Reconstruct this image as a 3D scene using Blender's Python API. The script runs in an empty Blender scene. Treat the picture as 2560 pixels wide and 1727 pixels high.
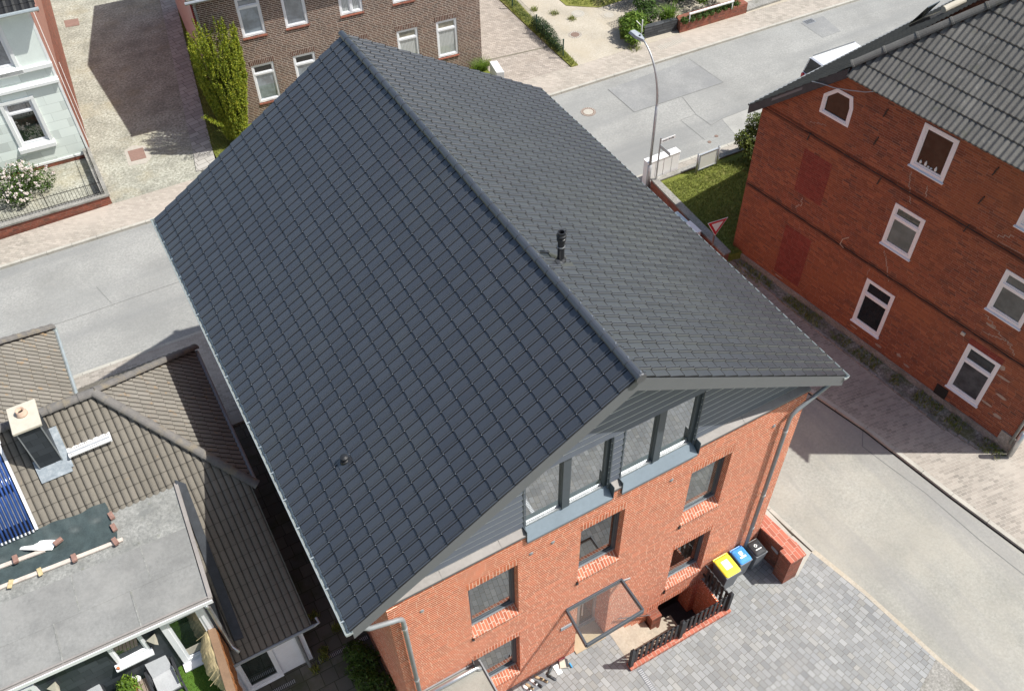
import bpy, bmesh, math, random
from mathutils import Vector, Matrix
random.seed(7)
rnd = random.random
def ru(a, b): return a + (b - a) * random.random()
sc = bpy.context.scene
col = bpy.context.collection
# ------------------------------------------------------------------ node helpers
class NT:
    def __init__(s, m):
        m.use_nodes = True
        s.t = m.node_tree
        s.b = s.t.nodes['Principled BSDF'] if 'Principled BSDF' in s.t.nodes else None
        s.out = s.t.nodes['Material Output']
    def n(s, typ, **k):
        x = s.t.nodes.new(typ)
        for a, v in k.items(): setattr(x, a, v)
        return x
    def l(s, a, b): s.t.links.new(a, b)
    def put(s, sock, v):
        if hasattr(v, 'links') or hasattr(v, 'is_output'): s.l(v, sock)
        else: sock.default_value = v
    def math(s, op, a, b=0.0, c=0.0):
        x = s.n('ShaderNodeMath', operation=op)
        s.put(x.inputs[0], a); s.put(x.inputs[1], b); s.put(x.inputs[2], c)
        return x.outputs[0]
    def mix(s, f, a, b, mode='MIX'):
        x = s.n('ShaderNodeMix', data_type='RGBA', blend_type=mode)
        s.put(x.inputs[0], f)
        for i, v in ((6, a), (7, b)):
            if isinstance(v, (tuple, list)): v = (v[0], v[1], v[2], 1)
            s.put(x.inputs[i], v)
        return x.outputs[2]
    def noise(s, vec, scale, detail=4, rough=.6, col=False):
        x = s.n('ShaderNodeTexNoise')
        if vec is not None: s.l(vec, x.inputs['Vector'])
        x.inputs['Scale'].default_value = scale; x.inputs['Detail'].default_value = detail
        x.inputs['Roughness'].default_value = rough
        return x.outputs['Color' if col else 'Fac']
    def ramp(s, f, stops, interp='LINEAR'):
        x = s.n('ShaderNodeValToRGB'); r = x.color_ramp; r.interpolation = interp
        while len(r.elements) < len(stops): r.elements.new(.5)
        for e, (p, c) in zip(r.elements, stops):
            e.position = p; e.color = (c[0], c[1], c[2], 1) if isinstance(c, (tuple, list)) else (c, c, c, 1)
        s.l(f, x.inputs[0]); return x.outputs['Color']
    def mr(s, f, a, b, c=0., d=1.):
        x = s.n('ShaderNodeMapRange'); s.l(f, x.inputs[0])
        for i, v in enumerate((a, b, c, d)): x.inputs[i + 1].default_value = v
        return x.outputs[0]
    def pos(s): return s.n('ShaderNodeNewGeometry').outputs['Position']
    def uv(s): return s.n('ShaderNodeUVMap').outputs[0]
    def island(s): return s.n('ShaderNodeNewGeometry').outputs['Random Per Island']
    def bump(s, h, strength=.3, dist=.01):
        x = s.n('ShaderNodeBump'); x.inputs['Strength'].default_value = strength; x.inputs['Distance'].default_value = dist
        s.l(h, x.inputs['Height']); s.l(x.outputs[0], s.b.inputs['Normal'])
MATS = {}
def mat(name):
    m = bpy.data.materials.new(name); MATS[name] = m; return m
def plain(name, c, rough=.6, metal=0., var=.12, scale=6., spec=.5, dirt=None):
    m = mat(name); t = NT(m)
    p = t.pos(); n = t.noise(p, scale, 5); n2 = t.noise(p, scale * 9, 3)
    k = t.math('ADD', t.math('MULTIPLY', n, .6), t.math('MULTIPLY', n2, .4))
    a = [x * (1 - var * 2.2) for x in c]; b = [min(1, x * (1 + var * 2.2)) for x in c]
    cc = t.mix(t.mr(k, .3, .7), a, b)
    if dirt: cc = t.mix(t.mr(t.noise(p, dirt[1], 6), .5, .72, 0, dirt[2]), cc, dirt[0])
    t.l(cc, t.b.inputs['Base Color'])
    t.b.inputs['Roughness'].default_value = rough; t.b.inputs['Metallic'].default_value = metal
    t.b.inputs['Specular IOR Level'].default_value = spec
    return m
def blocks(name, w, h, joint, cols, mortar, swap=False, rand=.5, rot=0., rough=.85, stain=None, mort_var=.25, bumpd=.004, gran=.15, half=False, rowvar=0., dark=None, uvs=True, bed=1.):
    """bricks / pavers: rows of height h with blocks of mean length w, random per-block colour"""
    m = mat(name); t = NT(m)
    v = t.uv() if uvs else t.pos()
    if rot:
        r = t.n('ShaderNodeVectorRotate', rotation_type='Z_AXIS'); t.l(v, r.inputs['Vector']); r.inputs['Angle'].default_value = rot; v = r.outputs[0]
    sp = t.n('ShaderNodeSeparateXYZ'); t.l(v, sp.inputs[0])
    X, Y = (sp.outputs[1], sp.outputs[0]) if swap else (sp.outputs[0], sp.outputs[1])
    wob = t.math('MULTIPLY', t.math('SUBTRACT', t.noise(v, 1.3, 2), .5), rowvar)
    yy = t.math('ADD', t.math('DIVIDE', Y, h), wob)
    row = t.math('FLOOR', yy); fy = t.math('FRACT', yy)
    wn = t.n('ShaderNodeTexWhiteNoise', noise_dimensions='1D'); t.l(row, wn.inputs['W'])
    off = t.math('MULTIPLY', wn.outputs['Value'], 1.0) if not half else t.math('MULTIPLY', t.math('MODULO', row, 2.0), .5)
    xs = t.math('ADD', t.math('DIVIDE', X, w), t.math('ADD', off, t.math('MULTIPLY', row, 17.0)))
    vo = t.n('ShaderNodeTexVoronoi', voronoi_dimensions='1D', feature='DISTANCE_TO_EDGE'); vo.inputs['Scale'].default_value = 1; vo.inputs['Randomness'].default_value = rand
    t.l(xs, vo.inputs['W'])
    vc = t.n('ShaderNodeTexVoronoi', voronoi_dimensions='1D', feature='F1'); vc.inputs['Scale'].default_value = 1; vc.inputs['Randomness'].default_value = rand
    t.l(xs, vc.inputs['W'])
    dx = t.math('MULTIPLY', vo.outputs['Distance'], w)
    dy = t.math('MULTIPLY', t.math('MINIMUM', fy, t.math('SUBTRACT', 1.0, fy)), h / bed)
    d = t.math('MINIMUM', dx, dy)
    mask = t.mr(d, joint * .35, joint * .75)
    sc_ = t.n('ShaderNodeSeparateColor'); t.l(vc.outputs['Color'], sc_.inputs[0])
    base = t.ramp(sc_.outputs[0], [(i / max(1, len(cols) - 1), c) for i, c in enumerate(cols)])
    hs = t.n('ShaderNodeHueSaturation'); t.l(base, hs.inputs['Color']); t.l(t.mr(sc_.outputs[1], 0, 1, .82, 1.18), hs.inputs['Value'])
    p3 = t.pos()
    g = t.noise(p3, 60, 4, .7)
    base = t.mix(t.mr(g, .3, .7, 0, gran), hs.outputs[0], [x * .35 for x in cols[0]])
    mo = t.mix(t.mr(t.noise(p3, 1.7, 4), .35, .65, 0, mort_var * 2), mortar, [x * .55 for x in mortar])
    c = t.mix(mask, mo, base)
    if stain:
        sc2, lo, hi, colr, amt = stain
        c = t.mix(t.mr(t.noise(p3, sc2, 6, .65), lo, hi, 0, amt), c, colr)
    if dark:
        sc2, lo, hi, colr, amt = dark
        c = t.mix(t.mr(t.noise(p3, sc2, 6, .65), lo, hi, 0, amt), c, colr)
    t.l(c, t.b.inputs['Base Color'])
    t.b.inputs['Roughness'].default_value = rough; t.b.inputs['Specular IOR Level'].default_value = .3
    hgt = t.math('ADD', mask, t.math('MULTIPLY', g, .35))
    t.bump(hgt, .6, bumpd)
    return m
def glass(name, c, refl=.35, rough=.02, curtain=None):
    m = mat(name); t = NT(m)
    cc = None
    if curtain:
        v = t.uv()
        w = t.n('ShaderNodeTexWave', wave_type='BANDS', bands_direction='X'); t.l(v, w.inputs[0]); w.inputs['Scale'].default_value = 4.5; w.inputs['Distortion'].default_value = 2.5; w.inputs['Detail'].default_value = 3
        cc = t.mix(t.mr(w.outputs['Fac'], .2, .9), c, curtain)
        t.l(cc, t.b.inputs['Base Color'])
    else:
        n = t.noise(t.pos(), 2.2, 4)
        cc = t.mix(t.mr(n, .4, .62), c, [x * .5 for x in c]); t.l(cc, t.b.inputs['Base Color'])
    t.b.inputs['Roughness'].default_value = .8; t.b.inputs['Specular IOR Level'].default_value = 0
    g = t.n('ShaderNodeBsdfGlossy'); g.inputs['Roughness'].default_value = rough; g.inputs['Color'].default_value = (.93, .97, 1, 1)
    lw = t.n('ShaderNodeLayerWeight'); lw.inputs['Blend'].default_value = .35
    f = t.mr(lw.outputs['Facing'], 0, 1, refl, min(1, refl * 2.2 + .06))
    ms = t.n('ShaderNodeMixShader'); t.l(f, ms.inputs[0]); t.l(t.b.outputs[0], ms.inputs[1]); t.l(g.outputs[0], ms.inputs[2])
    t.l(ms.outputs[0], t.out.inputs['Surface'])
    return m
def tilemat(name, ca, cb, rough=.5, lichen=None, var=.5, spec=.5, dirt=None):
    m = mat(name); t = NT(m); p = t.pos()
    f = t.island()
    c = t.mix(f, ca, cb)
    n = t.noise(p, 1.2, 5); c = t.mix(t.mr(n, .35, .7, 0, var), c, [x * .6 for x in ca])
    n2 = t.noise(p, 40, 4); c = t.mix(t.mr(n2, .4, .8, 0, .35), c, [min(1, x * 1.7) for x in cb])
    if lichen:
        for (scl, lo, hi, lc, amt) in lichen:
            c = t.mix(t.mr(t.noise(p, scl, 5, .7), lo, hi, 0, amt), c, lc)
    t.l(c, t.b.inputs['Base Color']); t.b.inputs['Roughness'].default_value = rough
    t.b.inputs['Specular IOR Level'].default_value = spec
    t.bump(n2, .25, .003)
    return m
def surf(name, cols, s1, s2, rough=.9, extra=(), bumpd=.004, aniso=None):
    """mixed ground surface: colour ramp over fine noise + larger stains"""
    m = mat(name); t = NT(m); p = t.pos()
    f = t.noise(p, s2, 6, .75)
    c = t.ramp(t.mr(f, .3, .7), [(i / (len(cols) - 1), k) for i, k in enumerate(cols)])
    n = t.noise(p, s1, 5)
    c = t.mix(t.mr(n, .38, .66, 0, .45), c, [x * .72 for x in cols[0]])
    for (scl, lo, hi, lc, amt) in extra:
        c = t.mix(t.mr(t.noise(p, scl, 5, .65), lo, hi, 0, amt), c, lc)
    if aniso:
        mp = t.n('ShaderNodeMapping'); t.l(p, mp.inputs[0]); mp.inputs['Rotation'].default_value = (0, 0, aniso[0]); mp.inputs['Scale'].default_value = (aniso[1], aniso[2], 1)
        c = t.mix(t.mr(t.noise(mp.outputs[0], 1, 4), aniso[3], aniso[4], 0, aniso[6]), c, aniso[5])
    t.l(c, t.b.inputs['Base Color']); t.b.inputs['Roughness'].default_value = rough; t.b.inputs['Specular IOR Level'].default_value = .25
    t.bump(f, .5, bumpd)
    return m
def leafmat(name, cols, trans=.25):
    m = mat(name); t = NT(m)
    c = t.ramp(t.island(), [(i / (len(cols) - 1), k) for i, k in enumerate(cols)])
    n = t.noise(t.pos(), 2.5, 3); c = t.mix(t.mr(n, .35, .7, 0, .5), c, [x * .5 for x in cols[0]])
    t.l(c, t.b.inputs['Base Color']); t.b.inputs['Roughness'].default_value = .55; t.b.inputs['Specular IOR Level'].default_value = .3
    tr = t.n('ShaderNodeBsdfTranslucent'); t.l(c, tr.inputs[0])
    ms = t.n('ShaderNodeMixShader'); ms.inputs[0].default_value = trans
    t.l(t.b.outputs[0], ms.inputs[1]); t.l(tr.outputs[0], ms.inputs[2]); t.l(ms.outputs[0], t.out.inputs['Surface'])
    return m
# ------------------------------------------------------------------ mesh helpers
def wloc(o):
    v = Vector((0, 0, 0))
    while o is not None: v += o.location; o = o.parent
    return v
class Fr:
    """facade frame: u along the wall, v up, d outward"""
    def __init__(s, o, ang):
        a = math.radians(ang); s.o = Vector(o); s.U = Vector((math.cos(a), math.sin(a), 0)); s.N = Vector((s.U.y, -s.U.x, 0)); s.Z = Vector((0, 0, 1))
    def P(s, u, v, d=0.): return s.o + s.U * u + s.Z * v + s.N * d
class Pl:
    """sloped plane frame"""
    def __init__(s, o, U, V):
        s.o = Vector(o); s.U = Vector(U).normalized(); s.Z = Vector(V).normalized(); s.N = s.U.cross(s.Z).normalized()
        if s.N.z < 0: s.N = -s.N
    def P(s, u, v, d=0.): return s.o + s.U * u + s.Z * v + s.N * d
W0 = Fr((0, 0, 0), 0)
class MB:
    def __init__(s): s.v = []; s.f = []; s.m = []; s.mi = 0
    def add(s, vs, fs):
        b = len(s.v); s.v += [Vector(x) for x in vs]
        for f in fs: s.f.append([b + i for i in f]); s.m.append(s.mi)
    def poly(s, vs): s.add(vs, [list(range(len(vs)))])
    def hexa(s, p): s.add(p, [(0, 3, 2, 1), (4, 5, 6, 7), (0, 1, 5, 4), (1, 2, 6, 5), (2, 3, 7, 6), (3, 0, 4, 7)])
    def box(s, x0, x1, y0, y1, z0, z1): s.hexa([(x0, y0, z0), (x1, y0, z0), (x1, y1, z0), (x0, y1, z0), (x0, y0, z1), (x1, y0, z1), (x1, y1, z1), (x0, y1, z1)])
    def fb(s, F, u0, u1, v0, v1, d0, d1):
        s.hexa([F.P(u0, v0, d1), F.P(u1, v0, d1), F.P(u1, v0, d0), F.P(u0, v0, d0), F.P(u0, v1, d1), F.P(u1, v1, d1), F.P(u1, v1, d0), F.P(u0, v1, d0)])
    def prism(s, pts, z0, z1):
        n = len(pts)
        s.add([(p[0], p[1], z1) for p in pts] + [(p[0], p[1], z0) for p in pts], [list(range(n)), list(range(2 * n - 1, n - 1, -1))] + [(i, n + i, n + (i + 1) % n, (i + 1) % n) for i in range(n)])
    def bar(s, a, b, w, h, up=(0, 0, 1)):
        a = Vector(a); b = Vector(b); d = (b - a).normalized(); up = Vector(up)
        if abs(d.dot(up)) > .98: up = Vector((0, 1, 0))
        x = d.cross(up).normalized() * (w / 2); y = x.cross(d).normalized() * (h / 2)
        s.hexa([a - x - y, a + x - y, b + x - y, b - x - y, a - x + y, a + x + y, b + x + y, b - x + y])
    def tube(s, path, r, n=10, cap=True):
        path = [Vector(p) for p in path]; m = len(path)
        rr = r if isinstance(r, (list, tuple)) else [r] * m
        vs = []; ref = None
        for i, p in enumerate(path):
            d = (path[min(i + 1, m - 1)] - path[max(i - 1, 0)]).normalized()
            if ref is None: ref = Vector((0, 0, 1)) if abs(d.z) < .9 else Vector((1, 0, 0))
            x = d.cross(ref).normalized(); y = x.cross(d).normalized(); ref = y
            for k in range(n):
                a = 2 * math.pi * k / n; vs.append(p + (x * math.cos(a) + y * math.sin(a)) * rr[i])
        fs = [(i * n + k, i * n + (k + 1) % n, (i + 1) * n + (k + 1) % n, (i + 1) * n + k) for i in range(m - 1) for k in range(n)]
        if cap: fs += [list(range(n - 1, -1, -1)), list(range((m - 1) * n, m * n))]
        s.add(vs, fs)
    def lathe(s, c, prof, n=16, axis=(0, 0, 1)):
        c = Vector(c); ax = Vector(axis).normalized(); x = ax.orthogonal().normalized(); y = ax.cross(x)
        vs = [c + ax * h + (x * math.cos(2 * math.pi * k / n) + y * math.sin(2 * math.pi * k / n)) * r for r, h in prof for k in range(n)]
        m = len(prof)
        s.add(vs, [(i * n + k, i * n + (k + 1) % n, (i + 1) * n + (k + 1) % n, (i + 1) * n + k) for i in range(m - 1) for k in range(n)] + [list(range(n - 1, -1, -1)), list(range((m - 1) * n, m * n))])
    def wall(s, F, u0, u1, v0, v1, holes, rev=.2, d=0.):
        us = sorted({u0, u1, *[h[0] for h in holes], *[h[1] for h in holes]}); vs = sorted({v0, v1, *[h[2] for h in holes], *[h[3] for h in holes]})
        for a, b in zip(us, us[1:]):
            for c, e in zip(vs, vs[1:]):
                if any(h[0] <= a and b <= h[1] and h[2] <= c and e <= h[3] for h in holes): continue
                s.poly([F.P(a, c, d), F.P(b, c, d), F.P(b, e, d), F.P(a, e, d)])
        for h in holes:
            r = h[4] if len(h) > 4 else rev
            a, b, c, e = h[:4]
            s.poly([F.P(a, c, d), F.P(a, e, d), F.P(a, e, d - r), F.P(a, c, d - r)]); s.poly([F.P(b, c, d), F.P(b, c, d - r), F.P(b, e, d - r), F.P(b, e, d)])
            s.poly([F.P(a, e, d), F.P(b, e, d), F.P(b, e, d - r), F.P(a, e, d - r)]); s.poly([F.P(a, c, d), F.P(a, c, d - r), F.P(b, c, d - r), F.P(b, c, d)])
    def build(s, name, mats, parent=None, clip=None, smooth=False, bevel=0, base=None, uvF=None, recalc=True):
        me = bpy.data.meshes.new(name)
        if parent is None:
            if base is None:
                xs = [v.x for v in s.v]; ys = [v.y for v in s.v]; base = ((min(xs) + max(xs)) / 2, (min(ys) + max(ys)) / 2, min(v.z for v in s.v))
            org = Vector(base)
        else: org = wloc(parent)
        bm = bmesh.new()
        vs = [bm.verts.new(v) for v in s.v]
        for f, mi in zip(s.f, s.m):
            try: fc = bm.faces.new([vs[i] for i in f]); fc.material_index = mi; fc.smooth = smooth
            except ValueError: pass
        if clip:
            for co, no in clip:
                bmesh.ops.bisect_plane(bm, geom=bm.verts[:] + bm.edges[:] + bm.faces[:], plane_co=co, plane_no=no, clear_outer=True)
        if recalc: bmesh.ops.recalc_face_normals(bm, faces=bm.faces[:])
        if bevel:
            es = [e for e in bm.edges if len(e.link_faces) == 2 and e.calc_face_angle(0) > .5]
            bmesh.ops.bevel(bm, geom=es, offset=bevel, segments=2, affect='EDGES', profile=.6)
        uvl = bm.loops.layers.uv.new('UVMap')
        Z = Vector((0, 0, 1))
        for f in bm.faces:
            f.normal_update(); n = f.normal
            if abs(n.z) > .985: t, b = Vector((1, 0, 0)), Vector((0, 1, 0))
            else:
                t = Z.cross(n).normalized()
                if t.x < -.05 or (abs(t.x) <= .05 and t.y < 0): t = -t
                b = n.cross(t).normalized()
                if b.z < 0: b = -b
            for l in f.loops: l[uvl].uv = (l.vert.co.dot(t), l.vert.co.dot(b))
        bm.transform(Matrix.Translation(-org)); bm.to_mesh(me); bm.free()
        o = bpy.data.objects.new(name, me); col.objects.link(o)
        if parent is None: o.location = org
        else: o.parent = parent
        for m in (mats if isinstance(mats, (list, tuple)) else [mats]): me.materials.append(MATS[m] if isinstance(m, str) else m)
        return o
def tag(o, label, cat, group=None, kind=None):
    o['label'] = label; o['category'] = cat
    if group: o['group'] = group
    if kind: o['kind'] = kind
    return o
def thing(name, label, cat, loc, group=None):
    o = bpy.data.objects.new(name, None); col.objects.link(o); o.location = loc; o.empty_display_size = .2
    return tag(o, label, cat, group)
def struct(o): o['kind'] = 'structure'; return o
def dup(root, loc, rotz, label, group=None):
    r = root.copy(); col.objects.link(r); r.location = loc; r.rotation_euler = (0, 0, rotz); r['label'] = label
    if group: r['group'] = group
    for ch in list(root.children):
        c = ch.copy(); col.objects.link(c); c.parent = r
        for g in list(ch.children):
            d = g.copy(); col.objects.link(d); d.parent = c
    return r
def tiles(F, u0, nu, nv, w, h, prof, thick=.03, lap=.03, jit=.002, vprof=None, v0=0., half=False, mb=None, edge=.02, em=1, side=True, grv=()):
    """overlapping roof tiles as real geometry; prof = [(s,height)] across a tile"""
    mb = mb or MB(); k = len(prof)
    for r in range(nv):
        for c in range(-1 if half else 0, nu):
            ub = u0 + c * w + (w / 2 if half and r % 2 else 0); j = ru(-jit, jit); j2 = ru(-jit, jit)
            vs = []
            for i, (s_, hh) in enumerate(prof):
                dv = vprof[i] if vprof else 0
                vs.append(F.P(ub + s_ * w, v0 + r * h - lap + dv, hh + thick * .2 + j))
            for i, (s_, hh) in enumerate(prof):
                dv = vprof[i] if vprof else 0
                vs.append(F.P(ub + s_ * w, v0 + r * h - lap + dv, hh + thick * 1.2 + j))
            for i, (s_, hh) in enumerate(prof):
                dv = vprof[i] if vprof else 0
                vs.append(F.P(ub + s_ * w, v0 + r * h - lap + dv + edge, hh + thick * 1.2 + j + edge * .12))
            for s_, hh in prof: vs.append(F.P(ub + s_ * w, v0 + (r + 1) * h, hh + thick * .2 + j2))
            n0 = len(mb.m); sd = (lambda i: em if side and (i in (0, k - 2) or i in grv) else 0)
            mb.add(vs, [(i, i + 1, k + i + 1, k + i) for i in range(k - 1)] + [(k + i, k + i + 1, 2 * k + i + 1, 2 * k + i) for i in range(k - 1)]
                   + [(2 * k + i, 2 * k + i + 1, 3 * k + i + 1, 3 * k + i) for i in range(k - 1)] + [(0, k, 2 * k, 3 * k), (k - 1, 4 * k - 1, 3 * k - 1, 2 * k - 1)])
            for q in range(2 * (k - 1)): mb.m[n0 + q] = em  # front and bevel faces carry the painted gap shade
            for q in range(k - 1): mb.m[n0 + 2 * (k - 1) + q] = sd(q)  # side joints and rib grooves get the painted shade too
            mb.m[n0 + 3 * (k - 1)] = mb.m[n0 + 3 * (k - 1) + 1] = em
    return mb
def hexcaps(a, b, r, seg, mb=None, up=None, n=7, flare=.012):
    """row of overlapping half-round ridge caps from a to b"""
    mb = mb or MB(); a = Vector(a); b = Vector(b); L = (b - a).length; d = (b - a) / L; m = max(1, round(L / seg)); s = L / m
    up = Vector(up or (0, 0, 1)); x = d.cross(up).normalized(); y = x.cross(d).normalized()
    for i in range(m):
        p0 = a + d * (i * s - .03); p1 = a + d * ((i + 1) * s); vs = []
        pj = ru(-.003, .003)
        for p, rr in ((p0, r + flare), (p0 + d * .06, r + flare), (p0 + d * .065, r + .002), (p1, r - .004)):
            for k in range(n + 1):
                t = math.pi * k / n; vs.append(p + (x * math.cos(t) * rr + y * (math.sin(t) * rr * .8 + pj)))
        q = n + 1
        fs = [(j * q + k, j * q + k + 1, (j + 1) * q + k + 1, (j + 1) * q + k) for j in range(3) for k in range(n)]
        fs.append(list(range(q)))
        mb.add(vs, fs)
    return mb
def leaf(mb, p, nrm, L, w):
    n = nrm.normalized(); t = n.orthogonal().normalized(); a = rnd() * 6.283
    t = (Matrix.Rotation(a, 3, n) @ t); s_ = n.cross(t)
    tip = p + t * L; m = p + t * L * .5 - n * L * .12
    mb.add([p, m + s_ * w / 2, tip, m - s_ * w / 2, m], [(0, 1, 4), (1, 2, 4), (2, 3, 4), (3, 0, 4)])
def rv():
    while True:
        v = Vector((ru(-1, 1), ru(-1, 1), ru(-1, 1)))
        if .05 < v.length < 1: return v
def blob(mb, c, r, n, L, w, shell=.55, flat=.35):
    c = Vector(c); r = Vector(r) if isinstance(r, (tuple, list)) else Vector((r, r, r))
    for _ in range(n):
        v = rv().normalized(); q = shell + (1 - shell) * rnd() ** .5
        p = c + Vector((v.x * r.x * q, v.y * r.y * q, v.z * r.z * q))
        leaf(mb, p, v * .7 + rv() * .8 + Vector((0, 0, flat)), L * ru(.7, 1.3), w * ru(.7, 1.3))
def blades(mb, pts, h, w, n=3, spread=.06):
    for p in pts:
        for _ in range(n):
            b = Vector(p) + Vector((ru(-1, 1), ru(-1, 1), 0)) * spread; a = rnd() * 6.283; d = Vector((math.cos(a), math.sin(a), 0)); s_ = Vector((-d.y, d.x, 0)) * w * .5; hh = h * ru(.5, 1.3)
            mb.add([b - s_, b + s_, b + d * hh * .35 + Vector((0, 0, hh * .7)) + s_ * .6, b + d * hh * .35 + Vector((0, 0, hh * .7)) - s_ * .6, b + d * hh * .8 + Vector((0, 0, hh * .9))], [(0, 1, 2, 3), (3, 2, 4)])
def inpoly(x, y, P):
    c = False; j = len(P) - 1
    for i in range(len(P)):
        if (P[i][1] > y) != (P[j][1] > y) and x < (P[j][0] - P[i][0]) * (y - P[i][1]) / (P[j][1] - P[i][1]) + P[i][0]: c = not c
        j = i
    return c
def scatter(P, n, z=0.):
    xs = [p[0] for p in P]; ys = [p[1] for p in P]; o = []
    while len(o) < n:
        x = ru(min(xs), max(xs)); y = ru(min(ys), max(ys))
        if inpoly(x, y, P): o.append((x, y, z))
    return o
def window(F, u0, u1, v0, v1, d, parent, fm='white_pvc', gm='glass_dark', fw=.07, transom=None, mull=(), sill=None, sillm=None, fd=.07, name='window', pane_mats=None, tilt=None):
    """frame mesh named window with its pane and sill as children; d = outer face of frame"""
    m = MB()
    m.fb(F, u0, u1, v0, v0 + fw, d - fd, d); m.fb(F, u0, u1, v1 - fw, v1, d - fd, d)
    m.fb(F, u0, u0 + fw, v0 + fw, v1 - fw, d - fd, d); m.fb(F, u1 - fw, u1, v0 + fw, v1 - fw, d - fd, d)
    for x in mull: m.fb(F, x - fw * .55, x + fw * .55, v0 + fw, v1 - fw, d - fd, d + .004)
    if transom: m.fb(F, u0 + fw, u1 - fw, transom - fw * .5, transom + fw * .5, d - fd, d + .006)
    # sash rim
    ys = [v0 + fw] + ([transom] if transom else []) + [v1 - fw]; xs = [u0 + fw] + list(mull) + [u1 - fw]; k = fw * .5
    for a, b in zip(xs, xs[1:]):
        for c, e in zip(ys, ys[1:]):
            a2 = a + (fw * .55 if a in mull else 0); b2 = b - (fw * .55 if b in mull else 0)
            c2 = c + (fw * .5 if c == transom else 0); e2 = e - (fw * .5 if e == transom else 0)
            m.fb(F, a2, b2, c2, c2 + k, d - fd, d - .022); m.fb(F, a2, b2, e2 - k, e2, d - fd, d - .022); m.fb(F, a2, a2 + k, c2 + k, e2 - k, d - fd, d - .022); m.fb(F, b2 - k, b2, c2 + k, e2 - k, d - fd, d - .022)
    o = m.build(name, fm, parent)
    g = MB(); gl = gm if isinstance(gm, (list, tuple)) else [gm]
    parts = list(zip(ys, ys[1:]))
    for i, (c, e) in enumerate(parts):
        g.mi = min(i, len(gl) - 1); g.poly([F.P(u0 + fw, c, d - .045), F.P(u1 - fw, c, d - .045), F.P(u1 - fw, e, d - .045), F.P(u0 + fw, e, d - .045)])
    g.build('pane', gl, o, recalc=False)
    if sill:
        s_ = MB(); out, ht, ov = sill
        s_.hexa([F.P(u0 - ov, v0 - ht, out), F.P(u1 + ov, v0 - ht, out), F.P(u1 + ov, v0 - ht, d - fd), F.P(u0 - ov, v0 - ht, d - fd), F.P(u0 - ov, v0 - ht * .45, out), F.P(u1 + ov, v0 - ht * .45, out), F.P(u1 + ov, v0 - .002, d - .002), F.P(u0 - ov, v0 - .002, d - .002)])
        s_.build('sill', sillm or fm, o)
    return o
# ------------------------------------------------------------------ materials
RB = (.19, .043, .014)
blocks('brick_main', .235, .0833, .011, [(.54, .110, .040), (.585, .130, .05), (.49, .092, .032), (.62, .155, .068)], (.90, .64, .48), rand=.75, gran=.0, mort_var=.02, bed=1.85, bumpd=.002)
blocks('brick_soldier', .5, .0833, .013, [(.50, .125, .06), (.62, .19, .09), (.55, .15, .07)], (.9, .70, .56), swap=True, rand=.2, gran=.18)
blocks('brick_sill', .235, .0833, .013, [(.40, .115, .062), (.48, .16, .09), (.43, .135, .075)], (.72, .56, .45), swap=True, rand=.5, gran=.15)
blocks('brick_coping', .34, .13, .013, [(.42, .125, .08), (.48, .16, .105)], (.55, .38, .3), swap=True, rand=.0, gran=.15)
blocks('brick_old', .25, .078, .008, [(.19, .055, .032), (.27, .078, .040), (.22, .063, .034), (.34, .110, .052), (.25, .074, .038), (.13, .052, .040)], (.34, .21, .155), rand=.6, gran=.2, rowvar=.3,
       stain=(.3, .45, .65, (.33, .115, .050), .5), dark=(.8, .56, .75, (.11, .045, .033), .45), bed=1.3)
blocks('brick_infill', .25, .078, .007, [(.20, .038, .028), (.235, .05, .036)], (.30, .15, .12), rand=.3, gran=.15)
blocks('brick_brown', .25, .082, .014, [(.11, .06, .044), (.16, .085, .06), (.085, .05, .042), (.20, .105, .072)], (.62, .54, .46), rand=.6, gran=.25, bed=1.5)
blocks('brick_brown_soldier', .5, .082, .017, [(.11, .055, .04), (.15, .075, .055)], (.5, .44, .38), swap=True, rand=.1)
blocks('brick_garden', .24, .08, .009, [(.24, .075, .045), (.3, .095, .06), (.17, .06, .045)], (.3, .2, .15), rand=.6, dark=(2.5, .5, .7, (.09, .07, .05), .6))
blocks('slate_cladding', .42, .2, .007, [(.035, .042, .05), (.045, .053, .062), (.03, .037, .045)], (.012, .014, .017), half=True, rand=0, rough=.5)
blocks('slate_wall', .5, .14, .02, [(.06, .065, .07), (.1, .105, .11), (.04, .045, .05)], (.03, .03, .03), rand=.8)
blocks('pave_yard', .215, .155, .012, [(.255, .262, .262), (.285, .29, .288), (.245, .252, .255), (.305, .31, .305), (.275, .28, .276), (.305, .30, .28)], (.17, .162, .148), rot=math.radians(-100), rand=.95, gran=.15,
       stain=(.45, .5, .7, (.40, .39, .37), .25), bumpd=.004)
blocks('pave_pink', .22, .11, .01, [(.355, .318, .27), (.385, .343, .295), (.33, .298, .255)], (.27, .24, .20), rot=math.radians(40), rand=.1, gran=.08, stain=(.25, .42, .66, (.46, .40, .345), .7), half=True)
blocks('pave_dust', .21, .105, .011, [(.305, .275, .24), (.345, .31, .27), (.27, .245, .215)], (.45, .415, .36), rot=math.radians(8), rand=.1, gran=.15, stain=(.4, .42, .65, (.46, .415, .36), .6), half=True)
blocks('pave_herring', .22, .11, .013, [(.36, .315, .27), (.39, .34, .295), (.335, .295, .255)], (.21, .175, .145), rot=math.radians(38), rand=.1, gran=.15, half=True, stain=(.6, .5, .7, (.27, .225, .18), .35))
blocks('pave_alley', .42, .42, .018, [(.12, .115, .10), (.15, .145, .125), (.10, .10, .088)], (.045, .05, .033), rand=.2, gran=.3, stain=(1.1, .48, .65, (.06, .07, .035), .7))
blocks('edge_stone', .5, .3, .02, [(.36, .34, .31), (.44, .42, .385), (.40, .38, .345)], (.15, .14, .12), rot=math.radians(-10), rand=.8, gran=.3)
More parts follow.
